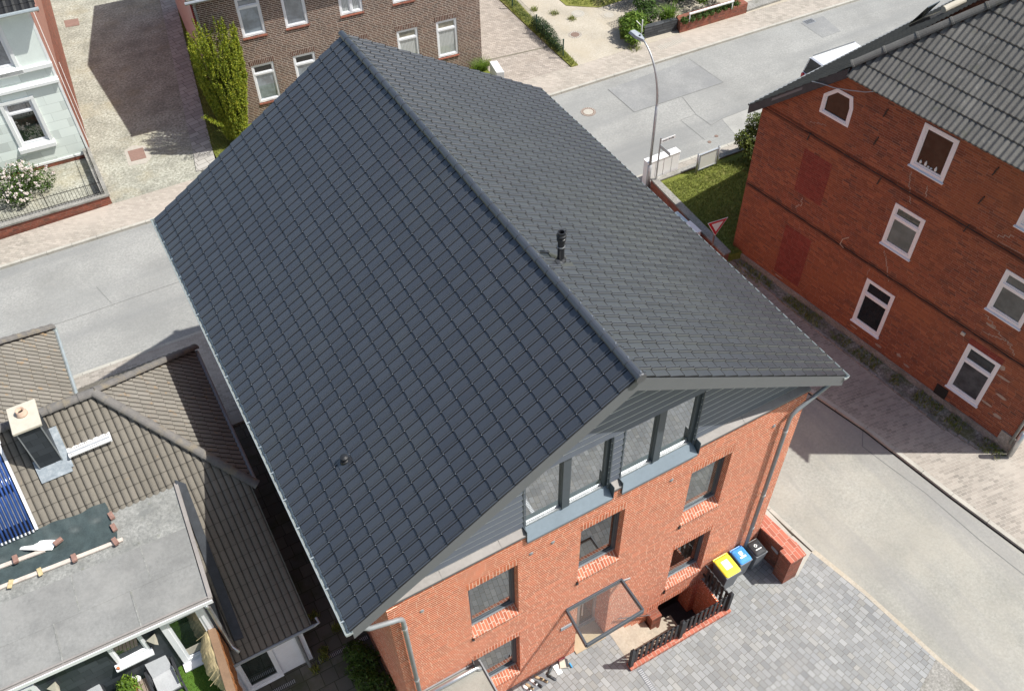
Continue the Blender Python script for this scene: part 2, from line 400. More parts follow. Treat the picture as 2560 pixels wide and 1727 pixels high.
blocks('kerb_stone', 1.0, 9., .02, [(.44, .41, .36), (.5, .47, .42), (.4, .37, .33)], (.22, .2, .17), rand=.12, gran=.25)
blocks('green_plaster', 1.05, .42, .012, [(.76, .83, .775), (.77, .84, .785)], (.63, .70, .64), half=True, rand=0, gran=.04, rough=.8)
surf('asphalt_main', [(.235, .235, .225), (.31, .308, .292), (.39, .385, .362)], .35, 13, extra=[(.18, .48, .62, (.27, .272, .262), .4), (2.2, .62, .8, (.38, .36, .32), .3), (3.1, .70, .74, (.17, .17, .165), .45)], aniso=(0, .05, .62, .45, .66, (.205, .208, .205), .6))
surf('asphalt_side', [(.265, .26, .23), (.335, .33, .295), (.41, .40, .36)], .4, 13, extra=[(.25, .45, .62, (.39, .365, .31), .45), (.9, .68, .76, (.26, .21, .14), .35), (3.3, .70, .74, (.19, .185, .17), .45)], aniso=(math.radians(10), .8, .07, .48, .66, (.235, .232, .228), .65))
surf('asphalt_patch', [(.215, .218, .215), (.28, .28, .272), (.35, .347, .333)], .6, 13, extra=[(.5, .45, .62, (.20, .203, .205), .55)])
surf('asphalt_light', [(.30, .295, .28), (.37, .365, .34), (.43, .42, .395)], .6, 14)
surf('tar_joint', [(.16, .16, .155), (.24, .24, .23)], 2, 60)
surf('gravel_light', [(.135, .132, .105), (.36, .355, .295), (.62, .61, .53)], .8, 9, extra=[(.45, .52, .68, (.34, .295, .19), .45), (2, .62, .75, (.27, .26, .15), .5)], bumpd=.02)
surf('gravel_edge', [(.06, .055, .045), (.28, .26, .22), (.62, .59, .52)], 1.5, 12, extra=[(.9, .48, .62, (.10, .115, .025), .65), (3, .55, .68, (.13, .15, .03), .6)], bumpd=.03)
surf('sand', [(.34, .30, .235), (.44, .395, .325), (.54, .50, .42)], .7, 12, extra=[(.5, .5, .68, (.42, .36, .27), .6), (2.3, .66, .8, (.2, .21, .06), .6)])
surf('dirt', [(.13, .115, .09), (.2, .18, .14), (.3, .27, .21)], 1, 30)
surf('grass', [(.08, .10, .018), (.15, .17, .03), (.24, .24, .06)], .9, 14, extra=[(1.6, .55, .72, (.26, .22, .09), .6)], bumpd=.03)
surf('grass_dry', [(.10, .12, .022), (.19, .20, .04), (.32, .28, .11)], .9, 14, extra=[(1.0, .48, .62, (.30, .25, .12), .7)], bumpd=.03)
surf('turf', [(.05, .11, .014), (.075, .15, .02), (.10, .19, .03)], 1.2, 60, bumpd=.02)
surf('concrete', [(.36, .34, .30), (.44, .42, .37), (.5, .48, .43)], 1.2, 30, extra=[(2.5, .55, .75, (.28, .26, .2), .5)])
surf('exposed', [(.17, .165, .155), (.30, .29, .265), (.46, .445, .41)], 1.2, 14, extra=[(1.5, .5, .7, (.12, .12, .09), .6)])
surf('stone_step', [(.36, .31, .25), (.44, .385, .31), (.50, .45, .375)], 2, 14)
surf('felt_new', [(.19, .19, .183), (.235, .235, .225), (.275, .275, .265)], .8, 13, extra=[(.7, .46, .66, (.285, .28, .265), .6), (1.6, .55, .72, (.17, .17, .165), .5), (7, .68, .76, (.13, .135, .10), .4)])
surf('felt_old', [(.15, .155, .145), (.26, .26, .245), (.37, .37, .345)], 2.2, 14, extra=[(3, .52, .7, (.17, .175, .17), .6), (5, .62, .72, (.15, .16, .09), .5)])
surf('porch_felt', [(.25, .24, .21), (.3, .29, .255), (.34, .33, .29)], 1.5, 40, extra=[(8, .7, .76, (.75, .75, .7), .9), (1.5, .5, .7, (.2, .19, .165), .6)])
surf('lead', [(.2, .235, .265), (.3, .335, .365), (.42, .45, .47)], 3, 9, rough=.5)
tilemat('tile_dark', (.031, .034, .041), (.042, .046, .054), rough=.33, var=.15, spec=1.0, lichen=[(1.2, .6, .75, (.062, .052, .06), .35), (.35, .5, .68, (.052, .056, .056), .5), (18, .7, .78, (.11, .11, .105), .4)])
MATS['tile_dark'].node_tree.nodes['Principled BSDF'].inputs['Coat Weight'].default_value = .5
MATS['tile_dark'].node_tree.nodes['Principled BSDF'].inputs['Coat Roughness'].default_value = .28
MATS['tile_dark'].node_tree.nodes['Principled BSDF'].inputs['Coat IOR'].default_value = 1.65
plain('tile_edge_shade', (.006, .0065, .008), rough=.8, var=.05)  # dark edge colour paints the gap shade between tile courses
plain('tile_edge_shade_brown', (.065, .058, .048), rough=.95, var=.2)  # same painted gap shade for the brown and corrugated roofs
blocks('brick_dark_brown', .25, .078, .008, [(.15, .05, .03), (.19, .065, .035), (.12, .045, .03)], (.13, .07, .05), rand=.6, gran=.3)  # darker brownish brick of the string courses
plain('repair_mortar', (.34, .27, .22), rough=.95, var=.2)
plain('doorstep', (.42, .33, .22), rough=.8, var=.06)
plain('anthracite_can', (.055, .07, .085), rough=.4, var=.03, scale=2)
plain('clip', (.42, .43, .45), rough=.4, metal=.4)  # light dots painting the highlights at tile interlock corners
tilemat('tile_brown', (.155, .140, .116), (.185, .167, .140), rough=.85, spec=.2, var=.3, lichen=[(5, .64, .74, (.33, .19, .07), .4), (.8, .5, .68, (.175, .16, .135), .5), (9, .68, .76, (.3, .29, .25), .4)])
tilemat('tile_hip', (.19, .175, .150), (.225, .207, .18), rough=.9, spec=.2, var=.4, lichen=[(3.5, .58, .68, (.36, .2, .06), .55)])
tilemat('tile_old', (.135, .128, .118), (.175, .166, .152), rough=.85, spec=.25, var=.7, lichen=[(2.6, .62, .74, (.32, .31, .28), .55), (14, .66, .74, (.45, .44, .41), .6), (1.4, .6, .75, (.10, .11, .05), .4)])
tilemat('tile_black', (.028, .028, .028), (.045, .045, .043), rough=.7, spec=.3, var=.6, lichen=[(8, .62, .74, (.16, .16, .15), .5)])
plain('cap_brown', (.15, .14, .13), rough=.85, var=.12, dirt=((.36, .25, .06), 3, .25))
plain('fascia', (.14, .146, .156), rough=.5, var=.03, scale=2)
plain('soffit', (.1, .105, .11), rough=.6, var=.04)
plain('zinc', (.50, .52, .53), rough=.38, metal=.75, var=.1, scale=9)
plain('zinc_gutter', (.50, .545, .54), rough=.35, metal=.55, var=.08)
plain('zinc_dull', (.30, .32, .335), rough=.5, metal=.4, var=.08)
plain('anthracite', (.07, .085, .10), rough=.4, var=.05)
plain('anthracite_light', (.10, .13, .155), rough=.42, var=.03, scale=2)
plain('sheet_blue', (.175, .215, .245), rough=.4, metal=.2, var=.05, scale=1.5)
plain('cladding', (.122, .138, .175), rough=.55, var=.04, scale=3)
plain('coping_metal', (.26, .238, .222), rough=.65, metal=.0, var=.08, scale=1.3)
plain('white_pvc', (.80, .81, .83), rough=.35, var=.02, scale=3)
plain('white_paint_lit_edge', (.80, .82, .80), rough=.6, var=.025, scale=2)  # white trim paint, also the painted sunlit edges of the cladding boards
plain('white_render', (.84, .85, .88), rough=.85, var=.03, scale=2, dirt=((.5, .5, .5), 1.5, .2))
plain('mint', (.76, .83, .775), rough=.85, var=.03, scale=2)
plain('pink_plaster', (.34, .17, .125), rough=.9, var=.08, scale=2)
plain('rose_plaster', (.60, .42, .39), rough=.9, var=.06, scale=2)
plain('dark_red', (.27, .03, .03), rough=.8, var=.05)
plain('black_paint', (.018, .019, .021), rough=.4, var=.05)
plain('black_wood', (.022, .024, .028), rough=.55, var=.15, scale=12)
plain('iron', (.03, .028, .027), rough=.5, metal=.3, var=.1)
plain('cast_iron', (.2, .135, .105), rough=.7, var=.15, scale=20)
plain('rust_plate', (.24, .15, .12), rough=.8, var=.1, scale=5)
plain('concrete_lid', (.40, .37, .32), rough=.9, var=.08, scale=9)
plain('steel', (.55, .56, .57), rough=.3, metal=.9, var=.05)
plain('galv', (.42, .43, .44), rough=.45, metal=.6, var=.08)
plain('lamp_grey', (.36, .38, .41), rough=.4, var=.03)
plain('cap_beige', (.50, .46, .38), rough=.85, var=.06, scale=6)
plain('clay_flue', (.5, .36, .27), rough=.8, var=.08)
plain('dull_black', (.02, .018, .015), rough=.95)  # near-black for the sooty flue, slots, gaps, hatch and shoe openings
plain('bin_yellow', (.85, .72, .06), rough=.35, var=.02)
plain('bin_blue', (.07, .30, .72), rough=.35, var=.03)
plain('bin_black', (.03, .032, .035), rough=.4, var=.08)
plain('bin_grey', (.15, .16, .175), rough=.5, var=.04)
plain('sticker', (.9, .9, .87), rough=.5, var=.01)
plain('red_sign', (.55, .02, .03), rough=.4, var=.03)
plain('wood_orange', (.33, .14, .05), rough=.7, var=.2, scale=5, dirt=((.12, .06, .03), 3, .5))
plain('wood_beam', (.22, .135, .08), rough=.7, var=.1, scale=3)
plain('reed', (.5, .40, .22), rough=.9, var=.15, scale=14)
plain('wood_grey', (.24, .19, .15), rough=.85, var=.15, scale=9)
plain('plank', (.56, .49, .43), rough=.9, var=.1, scale=7, dirt=((.35, .3, .26), 6, .5))
plain('brick_loose', (.26, .15, .12), rough=.9, var=.2, scale=14)
plain('tarp', (.05, .068, .068), rough=.38, var=.2, scale=5)
plain('cloth_white', (.8, .8, .78), rough=.8, var=.02)
plain('cushion', (.42, .43, .44), rough=.9, var=.05)
plain('terracotta', (.5, .17, .07), rough=.75, var=.08)
plain('car_silver', (.74, .76, .80), rough=.25, metal=.15, var=.02)
plain('car_dark', (.03, .045, .09), rough=.25, metal=.3, var=.02)
plain('rubber', (.02, .02, .02), rough=.8)
plain('trunk', (.10, .075, .055), rough=.95, var=.25, scale=9)
plain('cabinet', (.66, .67, .64), rough=.5, var=.02, scale=3)
plain('cabinet_white', (.80, .80, .80), rough=.5, var=.015, scale=3)
plain('ochre', (.55, .35, .1), rough=.8)
plain('blue_thing', (.06, .32, .6), rough=.5)
plain('pink_thing', (.7, .15, .2), rough=.5)
plain('shoe_dark', (.04, .043, .05), rough=.6)
plain('shoe_tan', (.42, .32, .2), rough=.8)
plain('shoe_white', (.82, .8, .8), rough=.7)
plain('solar_blue', (.035, .085, .27), rough=.12, metal=.3, var=.1)
plain('solar_reflector', (.6, .6, .62), rough=.3, metal=.7)
plain('plant_post', (.02, .06, .04), rough=.5)
plain('bitumen', (.035, .04, .048), rough=.6, var=.2)
plain('tree_soil', (.08, .065, .045), rough=1, var=.2)
glass('glass_dark', (.010, .011, .012), .05)
glass('glass_main', (.035, .04, .037), .20)
glass('glass_main_dark', (.03, .022, .018), .14)
glass('glass_main_blind', (.12, .12, .105), .16)
glass('glass_attic', (.055, .055, .047), .31)
glass('glass_curtain', (.30, .32, .31), .10, curtain=(.55, .57, .57))
glass('glass_netting', (.20, .22, .25), .14)
glass('glass_blue', (.26, .31, .36), .12)
glass('glass_beige', (.30, .27, .19), .10)
glass('glass_grey', (.085, .09, .095), .05)
glass('glass_brownish', (.03, .022, .018), .02)
glass('glass_green', (.02, .03, .025), .14)
glass('glass_car', (.01, .01, .012), .05)
leafmat('leaf_yew', [(.10, .15, .010), (.20, .26, .015), (.32, .36, .025), (.42, .40, .04)], .25)
leafmat('leaf_shrub', [(.03, .06, .008), (.06, .12, .015), (.10, .18, .03)])
leafmat('leaf_bright', [(.06, .12, .012), (.14, .24, .025), (.24, .34, .05)])
leafmat('leaf_glossy', [(.04, .06, .01), (.09, .12, .02), (.22, .25, .04)])
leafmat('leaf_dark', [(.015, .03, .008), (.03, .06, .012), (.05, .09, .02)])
leafmat('leaf_silver', [(.12, .14, .1), (.2, .22, .17), (.07, .09, .05)])
leafmat('petal', [(.82, .68, .62), (.88, .80, .75), (.92, .88, .85)])
leafmat('blade', [(.12, .155, .022), (.22, .26, .05), (.38, .37, .11)])
m = mat('canopy_glass'); t = NT(m)
tr = t.n('ShaderNodeBsdfTransparent'); tr.inputs[0].default_value = (.88, .92, .9, 1)
gl = t.n('ShaderNodeBsdfGlossy'); gl.inputs['Roughness'].default_value = .05
df = t.n('ShaderNodeBsdfDiffuse'); df.inputs[0].default_value = (.6, .6, .6, 1)
m1 = t.n('ShaderNodeMixShader'); m1.inputs[0].default_value = .07; t.l(tr.outputs[0], m1.inputs[1]); t.l(gl.outputs[0], m1.inputs[2])
m2 = t.n('ShaderNodeMixShader'); m2.inputs[0].default_value = .07; t.l(m1.outputs[0], m2.inputs[1]); t.l(df.outputs[0], m2.inputs[2]); t.l(m2.outputs[0], t.out.inputs[0])
# ------------------------------------------------------------------ the new brick house
WX, EZ, LY, RZ, RX = 12.65, 8.13, 14.19, 11.92, 6.325
SL = math.hypot(RX, RZ - EZ)
H = thing('brick_house', 'large new orange-red brick house under a dark slate-grey tiled gable roof in the centre', 'house', (6.3, 7, 0))
FW = Fr((0, .345, 0), 0)
LW, RW = .80, 11.97
holes = [(2.62, 3.87, 4.28, 6.6, .26), (5.53, 6.74, 4.28, 6.6, .26), (8.64, 9.86, 4.28, 6.6, .26), (2.62, 3.87, .78, 2.98, .26), (8.62, 9.87, .78, 2.98, .26), (5.6, 6.62, .0, 2.78, .6), (8.5, 9.8, -2.1, -.12, .5)]
w = MB(); w.wall(FW, LW, RW, -2.2, 7.42, holes)
# upper zone stepped around the attic windows
w.wall(FW, LW, 4.09, 7.42, 7.70, []); w.wall(FW, 6.30, 6.54, 7.42, 7.70, []); w.wall(FW, 8.66, RW, 7.42, 7.70, [])
# side and back walls
w.poly([(LW, .345, -2.2), (LW, LY - .35, -2.2), (LW, LY - .35, 8.1), (LW, .345, 7.7)])
w.poly([(RW, .345, -2.2), (RW, LY - .35, -2.2), (RW, LY - .35, 8.1), (RW, .345, 7.7)])
w.poly([(LW, LY - .35, -.2), (RW, LY - .35, -.2), (RW, LY - .35, 8.1), (RX, LY - .35, 11.3), (LW, LY - .35, 8.1)])
# corbelled corner strip at the left end
w.fb(FW, LW - .001, LW + .24, 0, 7.5, 0, .012)
wall_o = w.build('wall', 'brick_main', H, recalc=False)
lint = [(h[0], h[1], h[3]) for h in holes[:6]] + [(8.1, 9.95, -.12)]
for a, b, z in lint:
    l_ = MB(); l_.fb(FW, a - .02, b + .02, z + .001, z + .235, -.03, .004); l_.build('lintel', 'brick_soldier', H)
# cladding of the gable (set back 0.3 m), shiplap boards
CD = -.14
cl = MB(); z = 7.62; clip = [(Vector((0, 0, EZ - .12)), Vector((-.6, 0, 1)).normalized()), (Vector((WX, 0, EZ - .12)), Vector((.6, 0, 1)).normalized())]
def cellx(a, b, z0, z1):
    cl.hexa([FW.P(a, z0, CD + .018), FW.P(b, z0, CD + .018), FW.P(b, z0, CD - .02), FW.P(a, z0, CD - .02), FW.P(a, z1, CD), FW.P(b, z1, CD), FW.P(b, z1, CD - .02), FW.P(a, z1, CD - .02)])
    cl.mi = 1; cl.fb(FW, a, b, z1, z1 + .020, CD - .01, CD + .012); cl.mi = 0  # white ledge strips put the sunlit board edges into the colour
while z < 11.8:
    z1 = z + .195
    if z < 9.50:
        for a, b in ((LW + .02, 4.15), (6.24, 6.60), (8.60, RW - .02)): cellx(a, b, z, z1)
    else: cellx(LW + .02, RW - .02, z, z1)
    z = z1 + .020
cl.build('gable_cladding', ['cladding', 'white_paint_lit_edge'], H, clip=clip)
# coping in three stretches, sloping outward
def cop(a, b):
    m = MB(); zf, zb = 7.72, 7.80
    m.hexa([FW.P(a, zf - .03, .035), FW.P(b, zf - .03, .035), FW.P(b, zf - .03, -.16), FW.P(a, zf - .03, -.16), FW.P(a, zf, .035), FW.P(b, zf, .035), FW.P(b, zb, -.13), FW.P(a, zb, -.13)])
    x = a + 1.3
    while x < b - .3: m.fb(FW, x, x + .03, zf - .02, zf + .012, .038, .04); m.hexa([FW.P(x, zf, .03), FW.P(x + .025, zf, .03), FW.P(x + .025, zb, -.12), FW.P(x, zb, -.12), FW.P(x, zf + .008, .03), FW.P(x + .025, zf + .008, .03), FW.P(x + .025, zb + .008, -.12), FW.P(x, zb + .008, -.12)]); x += 1.4
    m.mi = 1; m.fb(FW, a, b, zf - .07, zf - .031, .002, .037)
    if a > 1: m.fb(FW, a - .012, a, zf - .3, zf + .13, -.22, .05)
    if b < 11: m.fb(FW, b, b + .012, zf - .3, zf + .13, -.22, .05)
    m.build('coping', ['coping_metal', 'anthracite'], H)
cop(LW - .02, 4.08); cop(6.31, 6.53); cop(8.67, RW + .02)
# attic glazing with sheet metal sills
for a, b in ((4.13, 6.26), (6.58, 8.61)):
    o = MB(); fw = .075; d = CD - .06; v0, v1 = 7.66, 9.55; mid = (a + b) / 2
    for x0, x1 in ((a, a + fw), (mid - .085, mid + .085), (b - fw * 1.3, b)): o.fb(FW, x0, x1, v0, v1, CD - .16, d + (.03 if x0 > a and x1 < b - .01 else .0))
    o.fb(FW, a, b, v1 - fw, v1, CD - .16, d)
    o.fb(FW, b, b + .03, v0 - .02, v1, CD - .16, CD + .03); o.fb(FW, a - .03, a, v0 - .02, v1, CD - .16, CD + .02); o.fb(FW, a - .03, b + .03, v1, v1 + .03, CD - .16, CD + .0); o.fb(FW, mid - .115, mid - .09, v0, v1, CD - .14, d + .045)
    wo = o.build('attic_window', 'anthracite', H)
    o = MB(); o.fb(FW, a + fw, mid - .12, v0, v0 + .045, CD - .15, d + .01); o.fb(FW, mid + .085, b - fw * 1.3, v0, v0 + .045, CD - .15, d + .01); o.build('bottom_rail', 'zinc', wo)
    for x0, x1 in ((a + fw, mid - .115), (mid + .085, b - fw * 1.3)):
        g = MB(); g.poly([FW.P(x0, v0 + .06, d - .04), FW.P(x1, v0 + .06, d - .04), FW.P(x1, v1 - fw, d - .04), FW.P(x0, v1 - fw, d - .04)]); g.build('pane', 'glass_attic', wo, recalc=False)
    s = MB(); s.hexa([FW.P(a - .03, 7.42, .03), FW.P(b + .03, 7.42, .03), FW.P(b + .03, 7.54, CD - .12), FW.P(a - .03, 7.54, CD - .12), FW.P(a - .03, 7.44, .05), FW.P(b + .03, 7.44, .05), FW.P(b + .03, 7.655, CD - .06), FW.P(a - .03, 7.655, CD - .06)])
    s.fb(FW, a - .03, b + .03, 7.37, 7.425, .002, .045); s.build('sheet_sill', 'sheet_blue', wo)
# brick facade windows
for (a, b, c, e, r) in holes[:5]:
    o = window(FW, a, b, c + .2, e, -r + .08, H, 'anthracite', {2.62: 'glass_main', 5.53: 'glass_main_dark', 8.64: 'glass_main_blind', 8.62: 'glass_main_dark'}[a], .075, fd=.08, mull=(), name='window')
    k = MB(); k.hexa([FW.P(a, c - .10, .035), FW.P(b, c - .10, .035), FW.P(b, c + .1, -r), FW.P(a, c + .1, -r), FW.P(a, c - .02, .035), FW.P(b, c - .02, .035), FW.P(b, c + .2, -r + .01), FW.P(a, c + .2, -r + .01)])
    k.build('sill', 'brick_sill', o)
    k = MB(); k.fb(FW, a + .05, b - .05, c + .22, c + .235, -r + .082, -r + .10); k.fb(FW, a + .05, b - .05, c + .262, c + .272, -r + .082, -r + .09); k.build('rail', 'zinc_dull', o)  # two light strips paint the reflections along the bottom rail
# entrance door
m = MB(); m.fb(FW, 5.6, 6.62, 0.0, .14, -.6, -.5); m.fb(FW, 5.6, 5.68, .14, 2.78, -.6, -.53); m.fb(FW, 6.54, 6.62, .14, 2.78, -.6, -.53); m.fb(FW, 5.68, 6.54, 2.7, 2.78, -.6, -.53); m.fb(FW, 6.0, 6.08, .14, 2.7, -.6, -.52)
door = m.build('door', 'galv', H)
m = MB(); m.poly([FW.P(5.68, .14, -.56), FW.P(6.54, .14, -.56), FW.P(6.54, 2.7, -.56), FW.P(5.68, 2.7, -.56)]); m.build('pane', 'glass_green', door, recalc=False)
m = MB(); m.tube([FW.P(6.12, .9, -.47), FW.P(6.12, 1.6, -.47)], .018, 8); m.build('handle', 'steel', door)
m = MB(); m.box(5.62, 6.6, .24, .345 + .5, .006, .035); m.build('doorstep', 'doorstep', H)
m = MB(); m.fb(FW, 8.5, 9.8, -2.1, -.14, -.5, -.45); m.build('cellar_door', 'black_paint', H)
# glass canopy
m = MB(); z = 2.95
A, B, C_, D_ = (5.25, .33), (6.93, .34), (6.93, -.66), (5.18, -.71)
for p, q in ((A, B), (B, C_), (C_, D_), (D_, A)): m.bar((p[0], p[1], z), (q[0], q[1], z), .055, .17)
can = m.build('canopy', 'anthracite_can', H, bevel=.006)
m = MB(); m.add([(A[0], A[1], z + .03), (B[0], B[1], z + .03), (C_[0], C_[1], z + .03), (D_[0], D_[1], z + .03)], [(0, 1, 2, 3)]); m.build('glass_sheet', 'canopy_glass', can)
m = MB(); m.bar((5.28, .33, 2.95), (5.28, .33, 3.0), .04, .04); m.bar((6.9, .33, 2.9), (7.2, .3, 2.85), .03, .06); m.build('bracket', 'galv', can)
# rainwater and small fittings
m = MB(); m.tube([(.0, .12, 8.0), (.12, .2, 7.78), (.36, .22, 7.42), (.95, .235, 7.14), (1.04, .235, 7.08), (1.065, .235, 6.98), (1.065, .235, 0)], .055, 14)
dp = m.build('downpipe', 'zinc_dull', H, smooth=True)
for zz in (6.6, 3.9, 1.4): m = MB(); m.tube([(1.065, .235, zz), (1.065, .235, zz + .06)], .066, 14); m.tube([(1.065, .24, zz + .03), (1.065, .345, zz + .03)], .01, 6); m.build('clamp', 'zinc', dp)
m = MB(); m.tube([(12.62, .1, 8.0), (12.45, .15, 7.86), (11.62, .22, 7.28), (11.48, .225, 7.16), (11.43, .225, 7.0), (11.40, .225, 0.0)], .055, 14)
dp = m.build('downpipe', 'zinc_dull', H, smooth=True)
for zz in (6.5, 3.6, 1.9): m = MB(); m.tube([(11.425, .225, zz), (11.425, .225, zz + .06)], .066, 14); m.tube([(11.42, .23, zz + .03), (11.42, .345, zz + .03)], .01, 6); m.build('clamp', 'zinc', dp)
for x, z_ in ((4.77, 6.78), (4.21, 6.78), (1.53, 6.76), (11.09, 6.82), (8.02, 6.79)): m = MB(); m.lathe(FW.P(x, z_, -.01), [(.055, 0), (.055, .02), (.03, .035), (.002, .036)], 14, (0, -1, 0)); m.build('wall_vent', 'zinc_dull', H)
for x, z_ in ((2.6, 4.2), (5.5, 4.17), (8.6, 4.2), (8.58, .66)): m = MB(); m.fb(FW, x - .01, x + .05, z_ - .09, z_ + .02, 0, .035); m.build('sill_end', 'black_paint', H)
m = MB(); m.fb(FW, 5.1, 5.44, 1.9, 2.05, .002, .03); m.mi = 1
m.build('house_number_sign', ['lamp_grey', 'black_paint'], H, bevel=.004)
m = MB(); m.box(2.50, 2.66, .16, .3, 3.0, 3.08); m.tube([(2.52, .3, 3.18), (2.5, .2, 3.15), (2.55, .2, 3.05)], .02, 8); m.build('security_camera', 'black_paint', H)
# sloping handrail
m = MB(); m.tube([(6.96, .26, .80), (8.3, .26, -.35)], .02, 8)
for tt in (.12, .5, .85): x = 6.96 + 1.34 * tt; zz = .80 - 1.15 * tt; m.tube([(x, .26, zz), (x, .345, zz - .02)], .01, 6)
m.build('handrail', 'steel', H)
# roof: slopes, boards, ridge
PL_ = Pl((0, 0, EZ), (0, 1, 0), (RX, 0, RZ - EZ)); PR = Pl((WX, 0, EZ), (0, 1, 0), (-RX, 0, RZ - EZ))
prof = [(0, -.008), (.03, .022), (.085, .036), (.145, .030), (.172, .008), (.20, .008), (.228, .030), (.29, .036), (.345, .022), (.375, .001), (.962, .0), (.999, -.010)]
vp = [0, -.02, -.03, -.03, -.026, -.026, -.03, -.03, -.018, 0, 0.008, .008]
NU, NV = 53, 17; tw = LY / NU; th = SL / NV
roofs = []
for nm, P_, flip in (('roof_slope', PL_, False), ('roof_slope', PR, True)):
    pf = [(s, h * .6) for s, h in prof] if not flip else [(1 - s, h) for s, h in reversed(prof)]
    vv = [q * .15 for q in vp] if not flip else list(reversed(vp))
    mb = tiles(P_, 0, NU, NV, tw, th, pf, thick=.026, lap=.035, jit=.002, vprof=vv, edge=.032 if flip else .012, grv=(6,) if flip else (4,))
    if not flip:
        mb.mi = 2
        for r in range(1, NV):
            for c in range(1, NU):
                if rnd() < .92: mb.fb(P_, c * tw - .010, c * tw + .004, r * th - .038, r * th - .026, .034, .044)  # corner highlight painted in as a small light block
    roofs.append(mb.build(nm, ['tile_dark', 'tile_edge_shade', 'clip'], H))
m = MB()
for P_ in (PL_, PR):
    m.fb(P_, .03, LY - .03, .02, SL, -.14, -.012)
m.build('soffit', 'soffit', H)
for y0, y1 in ((-.0, .035), (LY - .035, LY)):
    for s in (1, -1):
        m = MB(); ex = 0 if s == 1 else WX
        m.hexa([(ex, y0, EZ - .36), (RX, y0, RZ - .40), (RX, y1, RZ - .40), (ex, y1, EZ - .36), (ex, y0, EZ - .02), (RX, y0, RZ - .035), (RX, y1, RZ - .035), (ex, y1, EZ - .02)])
        m.build('bargeboard', 'fascia', H)
# soffit closing piece between barge board and gable
m = MB()
for s in (1, -1):
    ex = 0 if s == 1 else WX
    m.add([(ex, .036, EZ - .34), (RX, .036, RZ - .385), (RX, .66, RZ - .385), (ex, .66, EZ - .34)], [(0, 1, 2, 3)])
m.build('verge_soffit', 'soffit', H)
rc = hexcaps((RX, -.04, RZ + .035), (RX, LY + .04, RZ + .035),   .105, .41, n=8); rc.lathe((RX, -.075, RZ + .02), [(.11, 0), (.12, .03), (.10, .05)], 16, (0, 1, 0))
m = rc
for s in (1,):
    y = .1
    while y < LY: m.bar((RX + s * .155, y, RZ - .035), (RX + s * .21, y, RZ - .06), .05, .02); y += .36
m.mi = 1; y = .0
while y < LY: m.fb(W0, RX + .02, RX + .045, RZ + .115, RZ + .13, -y - .03, -y); y += .41
m.build('ridge_caps', ['tile_dark', 'steel'], H)
def gutter(x, y0, y1, z, s):
    n = 7; vs = []; yy = [y0, y1]
    for y in yy:
        for k in range(n + 1):
            a = math.pi * k / n; vs.append((x + math.cos(a) * .075 * s, y, z - math.sin(a) * .085))
        for k in range(n, -1, -1):
            a = math.pi * k / n; vs.append((x + math.cos(a) * .069 * s, y, z - math.sin(a) * .079))
    q = 2 * n + 2; g = MB(); g.add(vs, [(k, (k + 1) % q, q + (k + 1) % q, q + k) for k in range(q)] + [list(range(q)), list(range(2 * q - 1, q - 1, -1))])
    g.tube([(x - .078 * s, y0, z + .004), (x - .078 * s, y1, z + .004)], .011, 6)
    y = y0 + .3
    while y < y1: g.bar((x - .075 * s, y, z + .004), (x + .08 * s, y, z + .012), .03, .004); y += .8
    for yc in (y0, y1): g.box(x - .075, x + .075, yc - .004, yc + .004, z - .06, z)
    return g
gutter(-.065, -.03, LY + .03, EZ - .02, 1).build('gutter', 'zinc_gutter', H)
gutter(WX + .04, -.03, LY + .03, EZ - .05, -1).build('gutter', 'zinc_gutter', H)
# flue on the right slope, small vent on the left
fx, fy = 6.93, 3.72; fz = RZ - (fx - RX) * .6
m = MB(); m.lathe((fx, fy, fz - .1), [(.125, 0), (.115, .16), (.075, .20), (.075, .70), (.10, .71), (.10, .76), (.085, .77), (.105, .80), (.105, .84), (.085, .86), (.085, .92), (.06, .92), (.055, .82)], 24)
fl = m.build('flue_pipe', 'black_paint', H)
m = MB(); m.lathe((fx, fy, fz + .42), [(.083, 0), (.083, .02)], 18); m.build('clamp', 'galv', fl)
m = MB(); m.fb(PR, 3.42, 4.0, SL - .95, SL - .45, .028, .045); m.build('flashing', 'tile_dark', H)
vx, vy = 1.31, 3.16; vz = EZ + .6 * vx
m = MB(); m.lathe((vx, vy, vz - .02), [(.11, 0), (.09, .09), (.06, .10), (.06, .14), (.085, .15), (.085, .19), (.03, .21)], 16); m.build('roof_vent', 'black_paint', H)
m = MB(); m.fb(PL_, 3.0, 3.32, 1.36, 1.7, .025, .04); m.build('vent_tile', 'tile_dark', H)
# small porch roof at the lower left of the gable
m = MB(); m.box(.95, 2.70, -1.9, .335, 2.72, 2.84); pr = m.build('porch_roof', 'porch_felt', H)
m = MB(); m.box(2.70, 2.735, -1.9, .335, 2.66, 2.90); m.box(.95, 2.70, .30, .335, 2.841, 2.91); m.build('edge_trim', 'zinc_dull', pr)
m = MB(); m.tube([(.95, .17, 2.96), (2.55, .17, 2.93), (2.62, .14, 2.88), (2.63, .13, 2.8)], .06, 14); m.build('pipe', 'zinc', pr, smooth=True)
m = MB(); m.box(1.1, 1.25, -1.8, .3, 0, 2.72); m.box(2.5, 2.65, -1.8, -1.65, 0, 2.72); m.build('support', 'brick_main', pr)
